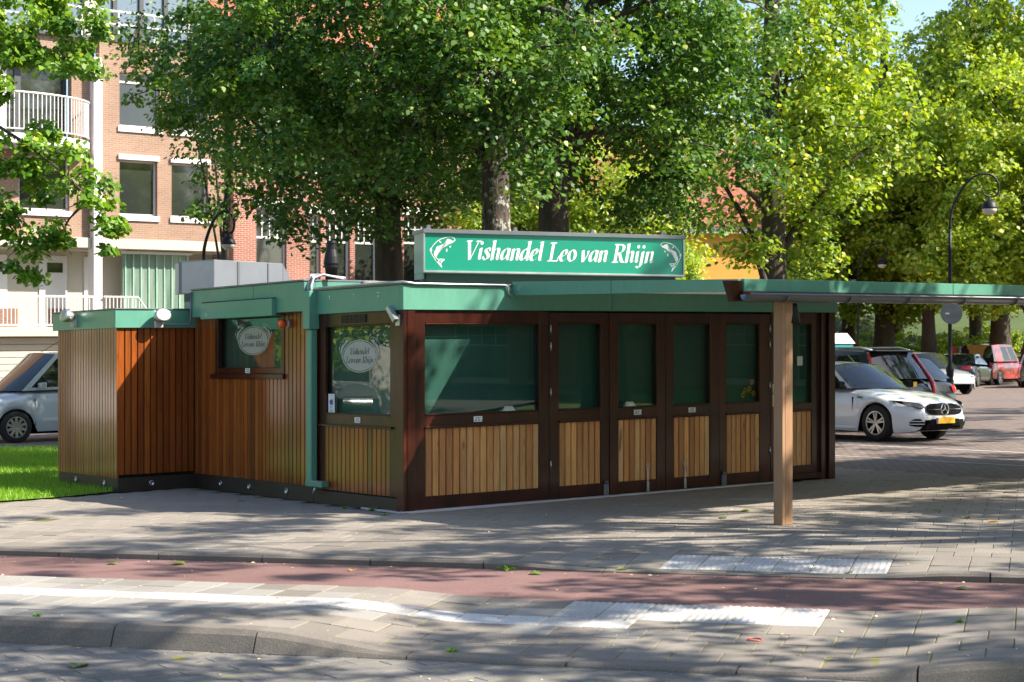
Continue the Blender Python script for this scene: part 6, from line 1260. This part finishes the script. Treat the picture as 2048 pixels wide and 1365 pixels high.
for i, (px, py, z, s_, lb, tn) in enumerate([(225, 1115, -.06, .16, 'curled pale leaf on the cycle path by the kerb, leftmost', .6), (355, 1116, -.06, .2, 'crumpled green leaf on the cycle path near the left kerb', .75), (705, 1128, -.06, .12, 'dry brown leaf at the kerb foot on the cycle path', 1.0), (1072, 1139, -.06, .16, 'bright green leaf beside the broken kerb end', .35), (1245, 1140, -.06, .13, 'small leaf in the kerb gap left of the white tiles', .6), (160, 1289, -.135, .2, 'large grey green leaf on the road below the kerb', .2), (1488, 1024, 0, .18, 'green leaf on the shaded pavement left of the post', .6), (1445, 1037, 0, .14, 'darker leaf on the shaded pavement far left of the post', .3), (1877, 1022, 0, .18, 'dark leaf on the pavement right of the post', .1), (1932, 1037, 0, .17, 'pale green leaf on the pavement toward the right edge', .5), (1988, 1045, 0, .16, 'brown leaf nearest the right edge of the pavement', 1.0), (1925, 1163, -.06, .14, 'leaf in the dip of the cycle path at the right', .6), (482, 1003, 0, .16, 'green leaf on the paving in the kiosk shade', .6), (1700, 1146, -.03, .1, 'small leaf below the right hand white tiles', .5)]): fallen(px, py, z, s_ * .72, lb, tn, i)
def weed(px, py, z, s_, label, seed):
    g = np.random.default_rng(seed); n = 34; co = []; q = []; tn = []
    for i in range(n):
        a = g.uniform(0, 6.28); l = s_ * g.uniform(.4, 1.0); h = s_ * g.uniform(.05, .45); b = g.uniform(-.35, .35, 2) * s_ * .8; w = s_ * .09
        d = np.array([math.cos(a), math.sin(a)]); e = np.array([-d[1], d[0]]); k = len(co)
        co += [(b[0], b[1], 0), (*(b + d * l * .5 + e * w), h), (*(b + d * l), h * .8), (*(b + d * l * .5 - e * w), h)]; q.append([k, k + 1, k + 2, k + 3]); tn += [g.uniform(.3, .8)] * 4
    me = fast_mesh('leaves', np.array(co), np.array(q), m_grassblade, np.array(tn)); o = thing('weed', label, 'weed', gpt(px, py, z), 0, 'weeds in the paving joints'); link('leaves', me, o)
    mb = MB(); mb.tube([(0, 0, -.02), (0, 0, s_ * .4)], .004, 5); mb.build('stem', m_grassblade, o)
for i, (px, py, z, s_, lb) in enumerate([(1013, 1126, -.03, .09, 'weed growing at the broken end of the low kerb'), (905, 1304, -.10, .06, 'low weeds where the road kerb sinks into the road'), (745, 1022, 0, .09, 'weed at the kiosk plinth beside the corner'), (690, 1018, 0, .07, 'small weed under the downpipe outlet'), (770, 1031, 0, .05, 'tiny weed in front of the kiosk corner'), (75, 1233, 0, .05, 'tuft in the joint behind the left kerb'), (1920, 1245, -.03, .05, 'tuft in the paving joint at far right'), (150, 963, 0, .22, 'tall weed against the wing plinth at the lawn'), (1250, 1243, -.05, .03, 'moss tuft between the near white tiles')]): weed(px, py, z, s_, lb, 70 + i)
# behind the glass: sunflowers and folded cards
sf_w = kw(5.30, .12); sfl = thing('sunflowers', 'small bunch of yellow sunflowers behind the fourth folding door glass', 'flowers', (*sf_w, gz(KA[0]) + kz(5.3, .12) + 1.04), KANG)
m_petal = mat('yellow_petal', (.80, .45, .01), .6); m_fdisc = mat('flower_disc', (.10, .04, .01), .8)
for i, (x, z) in enumerate(((.02, .18), (.06, .26), (-.06, .16), (-.10, .10), (.09, .12))):
    mb = MB()
    for k in range(10): a = k * math.pi / 5; mb.add([(x + .010 * math.cos(a), -.03, z + .010 * math.sin(a)), (x + .026 * math.cos(a + .25), -.034, z + .026 * math.sin(a + .25)), (x + .038 * math.cos(a), -.03, z + .038 * math.sin(a)), (x + .026 * math.cos(a - .25), -.034, z + .026 * math.sin(a - .25))], [(0, 1, 2, 3)])
    fl2 = mb.build('flower', m_petal, sfl, recalc=False); mb = MB(); mb.lathe([(.015, -.036), (.012, -.042), (0, -.044)], (x, 0, z), 8, axis='y'); mb.build('flower_disc', m_fdisc, fl2)
C, Rr = clumps(np.random.default_rng(9), [(0, 0, .09, .12, .04, .08)], 22000, .025, -2); link('leaves', leaf_mesh('leaves', np.random.default_rng(9), C, Rr, 3, .03, m_leaf_sun, False), sfl)
for u, lb in ((1.48, 'folded white card standing behind the large window glass'), (3.30, 'folded white card standing behind the second door glass')):
    w = kw(u, .10); mb = MB(); mb.add([(-.09, -.03, 0), (.09, -.03, 0), (.055, 0, .06), (-.055, 0, .06), (-.09, .03, 0), (.09, .03, 0)], [(0, 1, 2, 3), (3, 2, 5, 4), (0, 3, 4), (1, 5, 2)]); o = mb.build('folded_card', m_card, loc=(*w, gz(KA[0]) + kz(u, .1) + 1.05), rot=(0, 0, KANG)); tag(o, lb, 'card')

# litter container left of the lawn, mirrored in the side window
wc = thing('waste_container', 'dark blue grey street waste container left of the lawn', 'waste container', (-22.6, 26.5, gz(-22.6)), math.atan2(-.36, .94))
m_wc = mat('container_paint', (.03, .05, .06), .4, coat=.2); mb = MB(); mb.box(-.45, .40, -.52, .52, 0, .92); mb.build('body', m_wc, wc, bevel=.03)
mb = MB(); mb.prism([(.36 * math.cos(t * math.pi / 12), .78 + .20 * math.sin(t * math.pi / 12)) for t in range(-12, 13)], lambda a, b, c_: (.30 + a * .5, c_, b), -.36, .36); mb.build('drum', m_steel, wc, smooth=False)
mb = MB(); mb.prism([(-.5, .92)] + [(-.5 * math.cos(t * math.pi / 10), .92 + .34 * math.sin(t * math.pi / 10)) for t in range(1, 10)] + [(.5, .92)], lambda a, b, c_: (c_, a, b), -.30, -.22); mb.build('top_plate', m_zinc, wc)

# petals and grit blown over the paving: nobody could count them
gl_ = np.random.default_rng(77); N = 900; co = []; qd = []; tn = []
for i in range(N):
    s_ = gl_.uniform(-13, 5); n_ = gl_.choice([gl_.uniform(13.1, 18), gl_.uniform(9.5, 11.2), gl_.uniform(8.0, 9.25), gl_.normal(12.75, .06), gl_.uniform(11.3, 12.8)], p=[.34, .2, .2, .16, .10])
    X, Y = sn(s_, n_); zf = (z_main(s_, n_) if n_ > 12.85 else -.06 if n_ > 11.28 else z_strip(s_, n_) if n_ > 9.47 else -.135)
    if n_ > 13.0:
        dx, dy = X - KA[0], Y - KA[1]
        if dx * KU.x + dy * KU.y > -.2 and -dx * KU.y + dy * KU.x > -.1: continue
    a = gl_.uniform(0, 6.28); r = gl_.uniform(.006, .020); e = np.array([math.cos(a), math.sin(a)]) * r; f = np.array([-e[1], e[0]]) * gl_.uniform(.35, .8); z = gz(X) + zf + .004; k = len(co); up = gl_.uniform(0, r * .6)
    co += [(X - e[0], Y - e[1], z), (X + f[0], Y + f[1], z + up), (X + e[0], Y + e[1], z), (X - f[0], Y - f[1], z + up * .5)]; qd.append([k, k + 1, k + 2, k + 3]); tn += [gl_.choice([0.2, 0.9, 1.0, 1.0])] * 4
m_petals = leafmat('petal_litter', (0.10, 0.07, 0.035), (0.30, 0.27, 0.12), (0.62, 0.58, 0.46), .2, .7)
tag(link('petal_litter', fast_mesh('petal_litter', np.array(co), np.array(qd), m_petals, np.array(tn))), 'scattered petals and plant grit over the paving', None, None, 'stuff')
